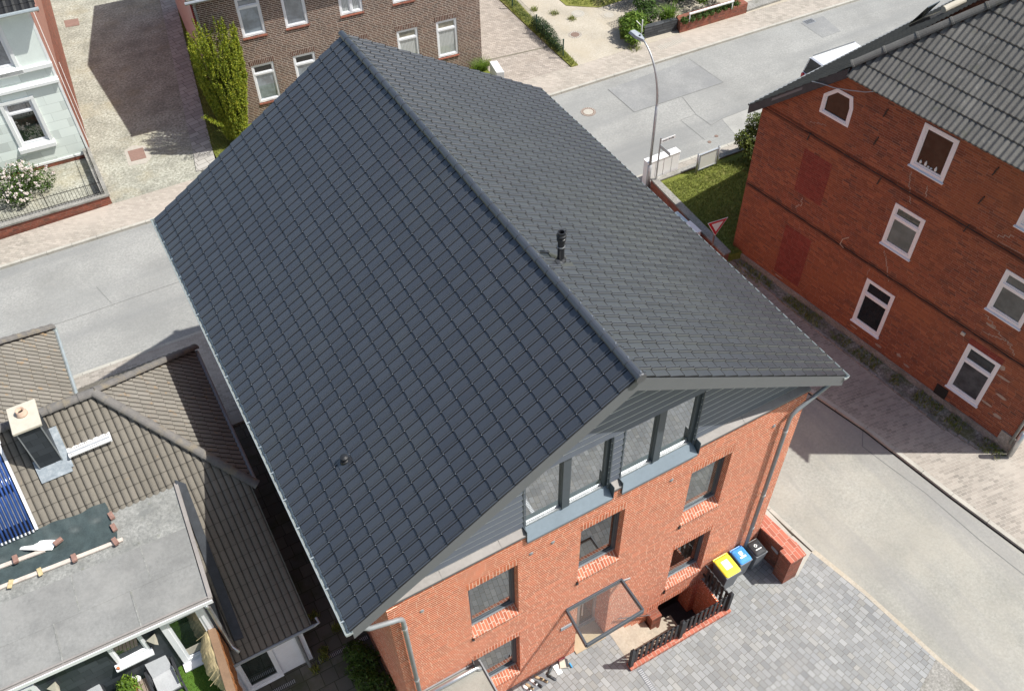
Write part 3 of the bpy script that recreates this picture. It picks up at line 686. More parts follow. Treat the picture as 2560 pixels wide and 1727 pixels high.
# ------------------------------------------------------------------ setting: ground, roads, paving
def slab(name, pts, z1, m, z0=-.3):
    b = MB(); b.prism(pts, z0, z1); return struct(b.build(name, m))
def sheet(name, pts, z, m):
    b = MB(); b.prism(pts, z - .003, z); return struct(b.build(name, m))
PX0, PX1, PY0, PY1 = 6.78, 10.0, -.70, .345
g = MB(); BZ = -.30; R_ = 400
g.poly([(-R_, -R_, BZ), (R_, -R_, BZ), (R_, PY0, BZ), (-R_, PY0, BZ)]); g.poly([(-R_, PY1 + .6, BZ), (R_, PY1 + .6, BZ), (R_, R_, BZ), (-R_, R_, BZ)])
g.poly([(-R_, PY0, BZ), (PX0, PY0, BZ), (PX0, PY1 + .6, BZ), (-R_, PY1 + .6, BZ)]); g.poly([(PX1, PY0, BZ), (R_, PY0, BZ), (R_, PY1 + .6, BZ), (PX1, PY1 + .6, BZ)])
struct(g.build('ground', 'grass_dry', base=(0, 0, BZ)))
NK = lambda x: 25.05 - .036 * x
SK = lambda x: 17.80 - .036 * x
RZ_ = -.10
slab('street', [(-60, SK(-60)), (60, SK(60)), (60, NK(60)), (-60, NK(-60))], RZ_, 'asphalt_main')
# side street outline (counter-clockwise)
left_k = [(15.6, -14), (14.75, -7.2), (14.30, -5.03), (13.95, -2.35), (13.62, -.6), (13.42, 1.2), (13.3, 4), (13.2, 12), (12.8, 15.2), (11.6, 17.38)]
right_k = [(20.3, -14), (19.02, -3.76), (18.6, -1.3), (18.14, 1.99), (17.63, 4.24), (17.2, 8), (17.0, 12.2), (17.15, 14.6), (17.9, 16.4), (19.2, 17.11)]
side = left_k[::-1] + right_k
b = MB(); n_ = len(left_k)
for i in range(n_ - 1):
    a, c = left_k[i], left_k[i + 1]; d_, e = right_k[i], right_k[i + 1]
    b.poly([(a[0], a[1], RZ_ + .004), (d_[0], d_[1], RZ_ + .004), (e[0], e[1], RZ_ + .004), (c[0], c[1], RZ_ + .004)])
b.poly([(11.6, 17.38, RZ_ + .004), (19.2, 17.11, RZ_ + .004), (19.2, 17.5, RZ_ + .003), (11.6, 17.6, RZ_ + .003)])
struct(b.build('side_street', 'asphalt_side', recalc=False))
slab('pavement', [(-60, 27.6), (-60, NK(-60) + .14), (60, NK(60) + .14), (60, 24.6), (32, 25.7), (25, 25.95), (18.7, 26.15), (3, 26.85), (-1.1, 27.0)], -.0, 'pave_pink')
slab('pavement', [(-60, 9), (-1, 9), (-1, 13), (.7, 13), (.7, 13.8), (12.0, 13.8), (12.0, 1.2), (13.28, 1.2), (13.15, 4), (13.05, 12), (12.66, 15.1), (11.5, SK(11.5) - .14), (-60, SK(-60) - .14)], 0, 'pave_dust')
slab('pavement', [(20.45, -14), (32, -14), (32, 17), (32, SK(32) - .14), (19.25, 16.96), (18.02, 16.3), (17.3, 14.55), (17.15, 12.2), (17.35, 8), (17.78, 4.24), (18.28, 1.99), (18.74, -1.3), (19.16, -3.76)], 0, 'pave_dust')
def kerb(name, pts, w=.14, z=.012, side_=1):
    b = MB(); L = 0
    for p, q in zip(pts, pts[1:]):
        p = Vector(p).to_2d(); q = Vector(q).to_2d(); d = (q - p); l_ = d.length; d /= l_; nn = Vector((-d.y, d.x)) * side_; k = max(1, round(l_ / 1.0))
        for i in range(k):
            a = p + d * (l_ * i / k + .006); c = p + d * (l_ * (i + 1) / k - .006); zz = z + ru(-.004, .004)
            o = [a, c, c + nn * w, a + nn * w]
            b.hexa([(v.x, v.y, -.3) for v in o] + [(v.x, v.y, zz) for v in o])
    return struct(b.build(name, 'concrete', bevel=0))
kerb('kerb', [(-14, NK(-14)), (60, NK(60))], .14, .01, 1)
kerb('kerb', [(-14, SK(-14)), (11.6, SK(11.6))], .14, .006, -1)
kerb('kerb', [(19.2, 17.11), (60, SK(60))], .14, .006, -1)
kerb('kerb', right_k, .15, .004, -1)
kerb('kerb', left_k[4:], .12, .004, 1)
# front yard
yard = [(-1.0, -14), (15.45, -14), (14.63, -7.2), (14.18, -5.03), (13.83, -2.35), (13.45, -.6), (13.35, .1), (12.62, .3), (12.62, .36), (12.0, .36), (PX1 + .05, .36), (PX1 + .05, -.92), (6.775, -.92), (6.775, .0), (6.775, .36), (.75, .36), (-1, .36)]
slab('yard_paving', yard, -.0, 'pave_yard')
slab('concrete_strip', [(12.62, .36), (12.62, .3), (13.35, .1), (13.45, -.6), (12.58, -1.0), (12.5, -.9)], .006, 'concrete')
slab('concrete_strip', [(12.0, .37), (13.33, .12), (13.28, 1.2), (12.0, 1.2)], .002, 'concrete')
slab('asphalt_corner', [(14.16, -4.86), (14.63, -7.2), (15.4, -13.9), (13.0, -13.9), (12.6, -6.2), (13.09, -5.26)], .006, 'exposed')
slab('edge_strip', [(13.97, -2.35), (14.32, -5.03), (14.77, -7.2), (15.6, -14), (15.43, -14), (14.61, -7.2), (14.16, -5.03), (13.81, -2.35), (13.45, -.6), (13.62, -.6)], -.012, 'sand')
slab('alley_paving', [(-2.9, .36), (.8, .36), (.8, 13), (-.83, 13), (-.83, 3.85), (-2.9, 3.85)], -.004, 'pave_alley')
slab('alley_step', [(-.83, 12.85), (.8, 12.85), (.8, 13.2), (-.83, 13.2)], .09, 'concrete')
# drains
for x0, x1, y in ((-.75, .78, 3.66), (-2.6, -1.5, 3.50)):
    b = MB(); b.box(x0, x1, y - .07, y + .07, -.05, .004); b.mi = 1
    x = x0 + .02
    while x < x1 - .02: b.box(x, x + .025, y - .055, y + .055, .0045, .009); x += .05
    tag(b.build('drain_channel', ['black_paint', 'galv']), 'grated drain channel across the alley paving, %s' % ('between the two houses' if x0 > -1 else 'below the white framed cellar window'), 'drain', 'grated drain channels')
b = MB(); b.box(6.82, 6.97, -14, -.95, -.05, .005); b.mi = 1; y = -1.0
while y > -6: b.box(6.835, 6.955, y - .03, y, .0055, .010); y -= .055
tag(b.build('drain_channel', ['bin_grey', 'galv']), 'grated drain channel in the grey yard starting at the low picket wall', 'drain', 'grated drain channels')
# old house strip: rough kerb, gravel with moss
def ofoot(u, d): p = FO.P(u, 0, d); return (p.x, p.y)
FO = Fr((19.91, 10.49, 0), -82.5)
slab('gravel_strip', [ofoot(-.5, .0), ofoot(-.5, .28), ofoot(4.0, .62), ofoot(7, .72), ofoot(9.5, .78), ofoot(11.6, .40), ofoot(11.8, .0)], .03, 'gravel_edge')
b = MB(); P0 = [(-.5, .28), (4, .62), (7, .72), (9.5, .78), (11.0, .55)]
for (a, d1), (c, d2) in zip(P0, P0[1:]):
    n_ = int((c - a) / .35)
    for i in range(n_):
        t0 = i / n_; t1 = (i + .93) / n_; u_, v_ = a + (c - a) * t0, a + (c - a) * t1; e1 = d1 + (d2 - d1) * t0; j = ru(-.02, .02)
        b.fb(FO, u_, v_, 0, .05 + ru(0, .03), e1 - .03 + j, e1 + .07 + j)
struct(b.build('edging_stones', 'exposed'))
# drain / gap line along side-street kerb and asphalt seams, patches
def strip(name, pts, w, z, m):
    b = MB()
    for p, q in zip(pts, pts[1:]):
        p = Vector(p).to_2d(); q = Vector(q).to_2d(); d = (q - p).normalized(); n_ = Vector((-d.y, d.x)) * w / 2
        b.poly([(*(p - n_), z), (*(q - n_), z), (*(q + n_), z), (*(p + n_), z)])
    return struct(b.build(name, m, recalc=False))
zr = RZ_ + .008
strip('gutter_gap', [(20.28, -14), (19.0, -3.76), (18.58, -1.3), (18.12, 1.99), (17.61, 4.24), (17.2, 8)], .07, RZ_ + .012, 'dull_black')
strip('asphalt_seam', [(18.16, 2.1), (17.62, 1.55), (17.78, .6), (18.05, -.8), (18.2, -2.8), (18.6, -5.6), (18.7, -6.0)], .03, zr, 'tar_joint')
strip('asphalt_seam', [(-12, 21.6), (-4.2, 21.0), (.4, 20.9), (9, 20.9)], .022, zr, 'tar_joint')
strip('asphalt_seam', [(-2.4, 21.05), (-2.7, 22.3)], .018, zr, 'tar_joint')
sheet('asphalt_patch', [(22.13, 23.5), (27.15, 23.62), (27.26, 21.10), (22.13, 21.26)], zr, 'asphalt_patch')
strip('asphalt_seam', [(22.13, 23.5), (22.13, 21.24), (27.28, 21.08), (27.15, 23.64)], .03, zr + .004, 'tar_joint')
strip('asphalt_seam', [(24.82, 21.1), (24.5, 19.6), (24.57, 18.54), (25.29, 18.7), (30, 18.75)], .025, zr, 'tar_joint')
strip('asphalt_seam', [(24.5, 19.6), (23.6, 19.6), (23.62, 17.8)], .02, zr, 'tar_joint')
sheet('asphalt_patch', [(25.3, 18.68), (29.9, 18.75), (29.9, 16.9), (25.0, 17.1)], zr, 'asphalt_light')
sheet('asphalt_patch', [(34.3, 23.45), (35.8, 23.4), (35.5, 21.74), (34.27, 21.74)], zr, 'asphalt_patch')
b = MB(); b.box(34.5, 35.1, 23.14, 23.55, RZ_, zr + .006); b.mi = 1
for i in range(7): b.box(34.54 + i * .08, 34.57 + i * .08, 23.18, 23.51, zr + .007, zr + .012)
tag(b.build('road_gully', ['galv', 'dull_black']), 'rectangular storm drain grate by the far kerb of the main street', 'drain')
def manhole(x, y, r, z, m, ring, label, lid=None):
    b = MB(); b.lathe((x, y, z - .02), [(r, 0), (r, .024), (r * .72, .026), (r * .70, .021)], 28); b.mi = 1
    b.lathe((x, y, z - .01), [(r * .66, 0), (r * .66, .018), (r * .1, .02)], 28)
    for k in range(20):
        a = k * math.pi / 10; b.add([(x + math.cos(a + s) * q, y + math.sin(a + s) * q, z + .0075) for s, q in ((-.09, r * .8), (.09, r * .8), (.07, r * .95), (-.07, r * .95))], [(0, 1, 2, 3)])
    tag(b.build('manhole_cover', [ring, m]), label, 'manhole cover', 'round manhole covers')
manhole(20.28, 22.38, .36, zr, 'concrete_lid', 'cast_iron', 'round manhole cover with pale centre in the asphalt of the main street')
manhole(24.69, 30.26, .36, .006, 'concrete_lid', 'concrete', 'pale round cover in the sandy driveway, upper one nearest the grass')
manhole(23.40, 28.50, .36, .006, 'cast_iron', 'concrete', 'rusty brown round cover in the middle of the sandy driveway')
manhole(26.03, 29.28, .42, .006, 'concrete_lid', 'sand', 'large faint concrete cover beside the grass pavers and bushes')
for x, y, l_ in ((-1.0, 16.45, 'small round valve cap in the shaded pavement by the main street kerb'), (-3.35, 16.4, 'small round valve cap in the sunlit pavement behind the brown roof')):
    b = MB(); b.lathe((x, y, -.01), [(.1, 0), (.1, .016), (.05, .018)], 16); tag(b.build('valve_cover', 'cast_iron'), l_, 'valve cover', 'small valve caps')
for x, y, l_ in ((24.25, 17.75, 'small round valve cap in the asphalt near the notice board, farther one'), (23.7, 17.55, 'small round valve cap in the asphalt near the notice board, nearer one')):
    b = MB(); b.lathe((x, y, zr - .01), [(.09, 0), (.09, .014), (.05, .016)], 16); tag(b.build('valve_cover', 'cast_iron'), l_, 'valve cover', 'small valve caps')
# north side
slab('gravel_drive', [(-1.1, 27.0), (3.0, 26.85), (3.1, 28.6), (5.7, 43.7), (6.6, 52), (-3, 52), (-.1, 44), (-.92, 30.9), (-1.05, 27.4)], .004, 'gravel_light')
slab('gravel_bed', [(-14, 27.45), (-1.2, 27.2), (-1.05, 30.9), (-14, 31.9)], .01, 'gravel_light')
slab('edging_path', [(2.85, 27.3), (3.75, 27.1), (3.95, 28.5), (6.4, 43.2), (7, 50), (6.2, 50), (5.6, 43.3), (3.12, 28.7)], .05, 'edge_stone')
slab('grass_verge', [(3.95, 28.5), (3.9, 26.82), (5.8, 26.75), (17.8, 26.2), (17.9, 28.5), (5.05, 29.9), (6.5, 42), (6.9, 43.2), (6.4, 43.2)], .02, 'grass')
slab('driveway_paving', [(17.8, 26.16), (21.55, 26.05), (21.6, 28.2), (21.8, 33.8), (22.8, 44), (17.8, 44), (17.85, 28.4)], .004, 'pave_herring')
strip('drain_joint', [(17.9, 28.75), (21.62, 28.2)], .12, .008, 'dirt')
slab('grass_verge', [(21.56, 25.95), (21.95, 25.92), (22.15, 28.2), (22.6, 33.8), (23.4, 44), (22.8, 44), (21.8, 33.8), (21.6, 28.2)], .05, 'grass_dry')
slab('sandy_driveway', [(21.95, 25.93), (25.5, 25.85), (25.6, 29.0), (26.4, 44), (23.3, 44), (22.6, 33.8), (22.15, 28.2)], .003, 'sand')
slab('garden_ground', [(25.5, 25.85), (26.4, 25.8), (60, 24.6), (60, 44), (26.4, 44), (25.6, 29)], .006, 'sand')
slab('lawn_patch', [(24.6, 31.3), (26, 30.2), (28.6, 30.2), (30, 44), (24.9, 44)], .03, 'grass_dry')
slab('lawn_patch', [(25.15, 26.9), (26.2, 26.2), (27.6, 27), (27.2, 28.9), (26.0, 28.3)], .03, 'grass_dry')
b = MB()
for (x0, y0) in ((26.9, 29.3), (25.5, 27.9)):
    for i in range(6):
        for j in range(4):
            cx, cy = x0 + i * .16, y0 + j * .2
            b.tube([(cx + .075 * math.cos(k * math.pi / 3), cy + .1 * math.sin(k * math.pi / 3), .045) for k in range(7)], .012, 4)
struct(b.build('grass_pavers', 'concrete_lid'))
b = MB()
for i in range(14): x = 26.35 + i * .12; b.box(x, x + .075, 24.9 + ru(0, .1), 25.3 + ru(0, .15), -.01, .006)
struct(b.build('paving_bars', 'concrete_lid'))
# grass blades as stuff
b = MB(); blades(b, scatter([(3.95, 28.5), (4.2, 27), (5.8, 26.9), (5.2, 29.6), (5.6, 33), (6.4, 42), (6.2, 42)], 2600, .02), .10, .02, 2)
blades(b, scatter([(21.58, 26), (21.93, 25.97), (22.1, 28.2), (22.5, 33.8), (21.85, 33.8), (21.62, 28.2)], 900, .05), .14, .02, 3)
blades(b, scatter([(24.8, 31.3), (26, 30.4), (28.4, 30.4), (29, 36), (25, 36)], 1600, .03), .12, .025, 2)
blades(b, scatter([(25.2, 26.9), (26.2, 26.3), (27.5, 27), (27.1, 28.8), (26.0, 28.2)], 700, .03), .14, .02, 3)
for c, r in (((25.2, 25.75), .28), ((23.6, 30.9), .2), ((24.1, 29.9), .2), ((22.9, 31.8), .15), ((18.15, 28.35), .18)): blades(b, [(c[0] + ru(-r, r), c[1] + ru(-r, r), 0.) for _ in range(60)], .16, .02, 2)
tag(b.build('grass', 'blade', kind=None) if False else b.build('grass', 'blade'), 'rough grass growing along the far verges and driveways', 'grass', kind='stuff')
# raised lawn at the old house with its low wall
LN = [(19.45, 15.92), (24.6, 15.80), (24.6, 9.6), (19.25, 10.8)]
slab('lawn', LN, .36, 'grass')
b = MB(); blades(b, scatter([(19.5, 15.7), (24.5, 15.5), (21, 10.2), (19.35, 10.8)], 5200, .36), .11, .02, 2)
tag(b.build('lawn_grass', 'blade'), 'sunlit and shaded grass blades of the raised lawn beside the old brick house', 'grass', kind='stuff')
b = MB(); b.prism([(19.0, 10.75), (19.28, 10.75), (19.48, 15.5), (19.48, 16.0), (19.30, 16.0), (19.28, 15.72)], -.05, .56); b.prism([(19.485, 15.94), (24.6, 15.80), (24.6, 16.0), (19.485, 16.14)], -.05, .38)
t_ = tag(b.build('retaining_wall', 'brick_garden'), 'low dark brick retaining wall with grey coping around the lawn', 'wall')
b = MB(); b.prism([(18.96, 10.7), (19.30, 10.7), (19.52, 15.5), (19.52, 16.02), (19.26, 16.02), (19.24, 15.76)], .562, .64); b.prism([(19.53, 15.92), (24.6, 15.78), (24.6, 16.02), (19.53, 16.16)], .382, .44); b.build('coping', 'exposed', t_)
# ------------------------------------------------------------------ cellar stair, picket fence
S = thing('cellar_stairs', 'beige stone cellar steps going down beside the brick gable behind the black picket fence', 'stairs', (8, -.2, -2.2))
m = MB()
for i in range(9): m.box(6.76 + i * .26, 6.76 + (i + 1) * .26, PY0 + .02, .34, -2.2, -.0 - .17 * i - (.0 if i else -.006))
m.build('steps', 'stone_step', S)
m = MB(); m.box(6.76 + 9 * .26, PX1, PY0 + .02, .34 + .5, -2.25, -1.9); m.build('floor', 'bitumen', S)
m = MB(); m.box(6.7, PX1, PY0 - .0, PY0 + .02, -2.2, -.002); m.box(PX1, PX1 + .05, PY0, .344, -2.2, .0)
m.build('shaft_wall', 'brick_main', S)
m = MB(); m.box(8.12, 8.46, .08, .34, -1.9, -.22); m.build('ledge', 'brick_garden', S)
KW = thing('low_wall', 'low brick kerb wall with soldier-laid top carrying the black picket fence', 'wall', (8.4, -.8, 0))
m = MB(); m.box(6.66, 10.14, -.915, -.705, -.1, .10); m.build('wall', 'brick_coping', KW)
FN = thing('picket_fence', 'black picket fence with three taller posts around the cellar stairs', 'fence', (8.4, -.8, .1))
def post(x, y): m = MB(); m.box(x - .055, x + .055, y - .055, y + .055, .10, 1.04); m.add([(x - .055, y - .055, 1.04), (x + .055, y - .055, 1.04), (x + .055, y + .055, 1.04), (x - .055, y + .055, 1.04), (x, y, 1.09)], [(0, 1, 4), (1, 2, 4), (2, 3, 4), (3, 0, 4)]); m.build('post', 'black_wood', FN)
for x in (6.72, 8.38, 10.05): post(x, -.80)
for z_ in (.30, .80): m = MB(); m.box(6.775, 9.995, -.775, -.745, z_, z_ + .07); m.build('rail', 'black_wood', FN); m = MB(); m.box(10.03, 10.07, -.74, .33, z_, z_ + .07); m.build('rail', 'black_wood', FN)
def picket(p, dx, dy, w=.085):
    m = MB(); x, y = p; t = .011
    if dx: pts = [(x - w / 2, .14), (x + w / 2, .14), (x + w / 2, .93), (x + w * .28, .975), (x - w * .28, .975), (x - w / 2, .93)]; m.add([(a, y - t, b) for a, b in pts] + [(a, y + t, b) for a, b in pts], [list(range(6)), list(range(11, 5, -1))] + [(i, (i + 1) % 6, 6 + (i + 1) % 6, 6 + i) for i in range(6)])
    else: pts = [(y - w / 2, .14), (y + w / 2, .14), (y + w / 2, .93), (y + w * .28, .975), (y - w * .28, .975), (y - w / 2, .93)]; m.add([(x - t, a, b) for a, b in pts] + [(x + t, a, b) for a, b in pts], [list(range(6)), list(range(11, 5, -1))] + [(i, (i + 1) % 6, 6 + (i + 1) % 6, 6 + i) for i in range(6)])
    m.build('picket', 'black_wood', FN)
for i in range(9): picket((6.72 + (i + 1) * .166, -.79), 1, 0)
for i in range(9): picket((8.38 + (i + 1) * .167, -.79), 1, 0)
for i in range(6): picket((10.02, -.66 + i * .16), 0, 1)
# ------------------------------------------------------------------ bins
def bin_(name, label, x0, x1, y0, y1, H_, lid, body, sym):
    cx, cy = (x0 + x1) / 2, (y0 + y1) / 2; B = thing(name, label, 'wheelie bin', (cx, cy, 0), 'wheelie bins in the corner by the garden wall')
    w, d = (x1 - x0) / 2, (y1 - y0) / 2
    m = MB(); a = .80; z0, z1 = .12, H_ - .06
    m.hexa([(cx - w * a, cy - d * a * .9, z0), (cx + w * a, cy - d * a * .9, z0), (cx + w * a, cy + d * .8, z0), (cx - w * a, cy + d * .8, z0), (cx - w * .94, cy - d * .97, z1), (cx + w * .94, cy - d * .97, z1), (cx + w * .94, cy + d * .9, z1), (cx - w * .94, cy + d * .9, z1)])
    m.hexa([(cx - w, cy - d, z1 + .002), (cx + w, cy - d, z1 + .002), (cx + w, cy + d * .92, z1 + .002), (cx - w, cy + d * .92, z1 + .002), (cx - w, cy - d, z1 + .045), (cx + w, cy - d, z1 + .045), (cx + w, cy + d * .92, z1 + .045), (cx - w, cy + d * .92, z1 + .045)])
    m.build('body', body, B, bevel=.012)
    m = MB(); n = 8; rows = []
    zt = z1 + .05
    for s, hh in ((.97, 0), (.95, .03), (.86, .052), (.55, .062), (.0, .064)):
        ring = []
        for (sx, sy, a0) in ((1, 1, 0), (-1, 1, 1), (-1, -1, 2), (1, -1, 3)):
            for k in range(4):
                an = (a0 + k / 3) * math.pi / 2; r = .07 * (s if s > .3 else 0)
                ring.append((cx + sx * max(0, w * s - .07) * (1 if s else 0) + math.cos(an) * r, cy + sy * max(0, d * s - .07) * (1 if s else 0) + math.sin(an) * r, zt + hh))
        rows.append(ring)
    vs = [v for r in rows for v in r]; q = 16
    m.add(vs, [(i * q + k, i * q + (k + 1) % q, (i + 1) * q + (k + 1) % q, (i + 1) * q + k) for i in range(4) for k in range(q)])
    m.bar((cx - w * .62, cy - d * .62, zt + .055), (cx - w * .62, cy + d * .5, zt + .066), .02, .014); m.bar((cx + w * .62, cy - d * .62, zt + .055), (cx + w * .62, cy + d * .5, zt + .066), .02, .014)
    l_ = m.build('lid', lid, B, smooth=False)
    m = MB(); m.tube([(cx - w * .9, cy + d * 1.06, zt), (cx + w * .9, cy + d * 1.06, zt)], .016, 8); m.bar((cx - w * .88, cy + d * .85, zt), (cx - w * .88, cy + d * 1.07, zt), .03, .03); m.bar((cx + w * .88, cy + d * .85, zt), (cx + w * .88, cy + d * 1.07, zt), .03, .03); m.build('handle', lid, B)
    m = MB(); zz = zt + .068
    if sym == 0: m.box(cx - .12, cx + .10, cy - .12, cy + .17, zz - .004, zz)
    elif sym == 1: m.box(cx - .05, cx + .06, cy + .0, cy + .11, zz - .004, zz); m.box(cx - .10, cx + .10, cy - .1, cy - .045, zz - .004, zz); m.box(cx - .02, cx + .03, cy - .04, cy, zz - .004, zz)
    else:
        for a_ in range(4): an = a_ * math.pi / 2; m.bar((cx - .02 + .05 * math.cos(an), cy + .06 + .05 * math.sin(an), zz), (cx - .02 + .05 * math.cos(an + 1.57), cy + .06 + .05 * math.sin(an + 1.57), zz), .018, .004)
        m.box(cx - .1, cx + .1, cy - .08, cy - .05, zz - .004, zz)
    m.build('sticker', 'sticker', l_)
    for s in (-1, 1): m = MB(); m.lathe((cx + s * (w * .85) - .025, cy + d * .85, .1), [(.1, 0), (.1, .05)], 18, (1, 0, 0)); m.build('wheel', 'rubber', B)
bin_('wheelie_bin', 'yellow-lidded wheelie bin with a big white sticker, next to the picket fence', 10.20, 10.74, -.40, .25, 1.07, 'bin_yellow', 'bin_grey', 0)
bin_('wheelie_bin', 'blue-lidded wheelie bin standing between the yellow and the black one', 10.84, 11.28, -.25, .27, 1.0, 'bin_blue', 'bin_grey', 1)
bin_('wheelie_bin', 'black wheelie bin in the corner against the garden wall', 11.40, 11.82, -.27, .22, 1.0, 'bin_black', 'bin_grey', 2)
# garden wall with pier
GW = thing('garden_wall', 'waist-high red brick garden wall ending in a square pier beside the wheelie bins', 'wall', (12.3, -.2, 0))
m = MB(); m.prism([(12.0, .62), (12.02, .34), (12.14, -.5), (12.14, -.55), (12.50, -.55), (12.36, .62)], -.05, 1.22); m.build('wall', 'brick_garden', GW)
m = MB(); m.prism([(11.99, -.55), (12.0, -.97), (12.50, -.97), (12.52, -.552)], -.05, 1.235); m.build('pier', 'brick_garden', GW)
m = MB(); m.prism([(11.975, .64), (11.98, .34), (12.11, -.53), (12.53, -.53), (12.39, .64)], 1.222, 1.30); m.prism([(11.96, -.531), (11.97, -1.0), (12.53, -1.0), (12.55, -.531)], 1.236, 1.31); m.build('coping', 'brick_coping', GW)
m = MB(); m.box(12.085, 12.115, -.42, -.14, .78, .90); m.build('lamp', 'lamp_grey', GW, bevel=.01)
# ------------------------------------------------------------------ doormat, shoes, papers by the door
m = MB(); m.box(3.84, 4.56, -.06, .29, .004, .02); tag(m.build('doormat', 'bin_grey', bevel=.004), 'dark grey doormat with shoes on it at the foot of the gable', 'doormat')
def shoe(x, y, a, mm, label, z=.02, L=.27):
    T = MB(); n = 9; rows = []
    prof = [(-.5, .030, .055), (-.42, .036, .075), (-.25, .034, .07), (-.05, .036, .045), (.15, .044, .05), (.32, .046, .042), (.44, .036, .03), (.5, .014, .018)]
    ca, sa = math.cos(a), math.sin(a)
    for t_, w_, h_ in prof:
        for k in range(n):
            q = math.pi * k / (n - 1); lx = t_ * L; ly = math.cos(q) * w_; rows.append((x + ca * lx - sa * ly, y + sa * lx + ca * ly, z + .004 + math.sin(q) ** .7 * h_))
    T.add(rows, [(i * n + k, i * n + k + 1, (i + 1) * n + k + 1, (i + 1) * n + k) for i in range(len(prof) - 1) for k in range(n - 1)] + [list(range(n)), list(range(8 * n - 1, 7 * n - 1, -1))])
    o = T.build('shoe', mm, smooth=True, base=(x, y, z)); tag(o, label, 'shoe', 'shoes beside the doormat')
    T = MB(); T.add([(x + ca * lx * L - sa * ly, y + sa * lx * L + ca * ly, z + zz) for lx, ly, zz in ((-.44, -.02, .082), (-.44, .02, .082), (-.12, .022, .072), (-.12, -.022, .072))], [(0, 1, 2, 3)]); T.build('opening', 'dull_black', o, recalc=False)
shoe(3.93, .10, 2.0, 'shoe_white', 'pinkish white shoe at the left end of the doormat'); shoe(4.02, .11, 2.0, 'shoe_tan', 'brown-lined shoe second from the left on the doormat')
shoe(4.17, .17, 1.9, 'shoe_white', 'bright white trainer in the middle of the doormat'); shoe(4.26, .05, 1.9, 'shoe_dark', 'black and white shoe in front of the white trainer on the doormat')
shoe(4.36, .18, 2.2, 'shoe_tan', 'tan shoe on the right half of the doormat, farther one'); shoe(4.44, .08, 2.1, 'shoe_tan', 'tan shoe on the right half of the doormat, nearer one')
shoe(4.72, .22, .6, 'shoe_dark', 'dark slipper beside the mat, pointing at the wall', .0); shoe(4.68, .02, -1.0, 'shoe_dark', 'dark slipper beside the mat, farther from the wall', .0)
m = MB(); m.box(4.86, 5.02, .0, .28, .004, .02); tag(m.build('paper_box', 'sticker', bevel=.003), 'small white carton lying flat by the slippers', 'carton')
m = MB(); m.hexa([(5.0, .12, .004), (5.22, .02, .004), (5.33, .26, .004), (5.1, .34, .004), (5.0, .12, .07), (5.22, .02, .07), (5.33, .26, .07), (5.1, .34, .07)]); o = tag(m.build('book', 'cap_beige', bevel=.003), 'beige and black box beside the white carton at the wall foot', 'box')
m = MB(); m.hexa([(5.17, .05, .071), (5.23, .03, .071), (5.32, .25, .071), (5.25, .28, .071), (5.17, .05, .078), (5.23, .03, .078), (5.32, .25, .078), (5.25, .28, .078)]); m.build('dark_panel', 'shoe_dark', o)
m = MB(); m.box(5.29, 5.33, -.02, .12, .004, .07); tag(m.build('scoop', 'blue_thing', bevel=.01), 'small blue plastic item beside the beige and black box', 'toy')
m = MB(); m.box(5.08, 5.28, .31, .335, .004, .09); tag(m.build('pouch', 'pink_thing', bevel=.008), 'pink item squeezed between box and brick wall', 'pouch')
# ------------------------------------------------------------------ old red brick house on the right
OH = thing('old_brick_house', 'old weathered dark red brick house with a grey corrugated roof on the right', 'house', tuple(FO.P(5, 0, -5)))
ow = [(1.52, 2.67, 7.70, 8.76), (5.03, 6.19, 7.69, 9.17), (8.6, 9.76, 7.69, 9.17), (5.05, 6.16, 4.57, 6.20), (8.94, 10.08, 4.62, 6.23), (5.04, 6.19, .89, 2.91), (8.97, 10.13, .95, 3.01)]
U0, U1 = -.68, 11.64
def zroof(u): return min(6.67 + .905 * (u + 1.07), 9.7)
w = MB(); w.wall(FO, U0, U1, -.3, 9.62, ow, .06)
clipR = [(FO.P(-1.07, 6.55, 0), (FO.U * -.905 + Vector((0, 0, 1))).normalized())]
w.build('wall', 'brick_old', OH, clip=clipR, recalc=False)
w = MB(); w.fb(FO, U0 + .002, U1, -.3, 6.5, -13, -.12); w.fb(FO, 2.4, U1, 6.5, 9.5, -13, -.12); w.build('wall', 'brick_old', OH)
w = MB(); w.fb(FO, U0, U1 + .02, -.3, .30, .0, .035); w.fb(FO, U1 - .5, U1 + .02, .0, .75, .001, .05); w.build('plinth', 'exposed', OH)
# string courses (slightly proud, mossy) and bricked-up openings
for v in (3.42, 6.72):
    b = MB(); b.fb(FO, U0, U1, v - .03, v + .05, 0, .028); b.fb(FO, U0, U1, v + .12, v + .16, 0, .012); b.build('string_course', 'brick_dark_brown', OH)
for (a, c, e, f) in ((1.36, 2.53, 4.42, 6.17), (1.42, 2.6, .58, 2.87)):
    b = MB(); b.fb(FO, a, c, e, f, -.03, .006); b.build('bricked_up_opening', 'brick_infill', OH)
b = MB()
b.tube([FO.P(-.6 + i * .3, 3.50 + (.03 * math.sin(i * 1.7)) - (.0), .035) for i in range(41)], .012, 5); b.tube([FO.P(1.2 + i * .35, 6.80 + .02 * math.sin(i * 2.1), .035) for i in range(30)], .012, 5)
b.build('cable', 'rubber', OH)
b = MB(); b.tube([FO.P(3.93, 3.98, .03), FO.P(3.78, 3.85, .12), FO.P(3.74, 3.6, .12), FO.P(3.86, 3.46, .03)], .015, 6); b.build('cable_loop', 'clay_flue', OH)
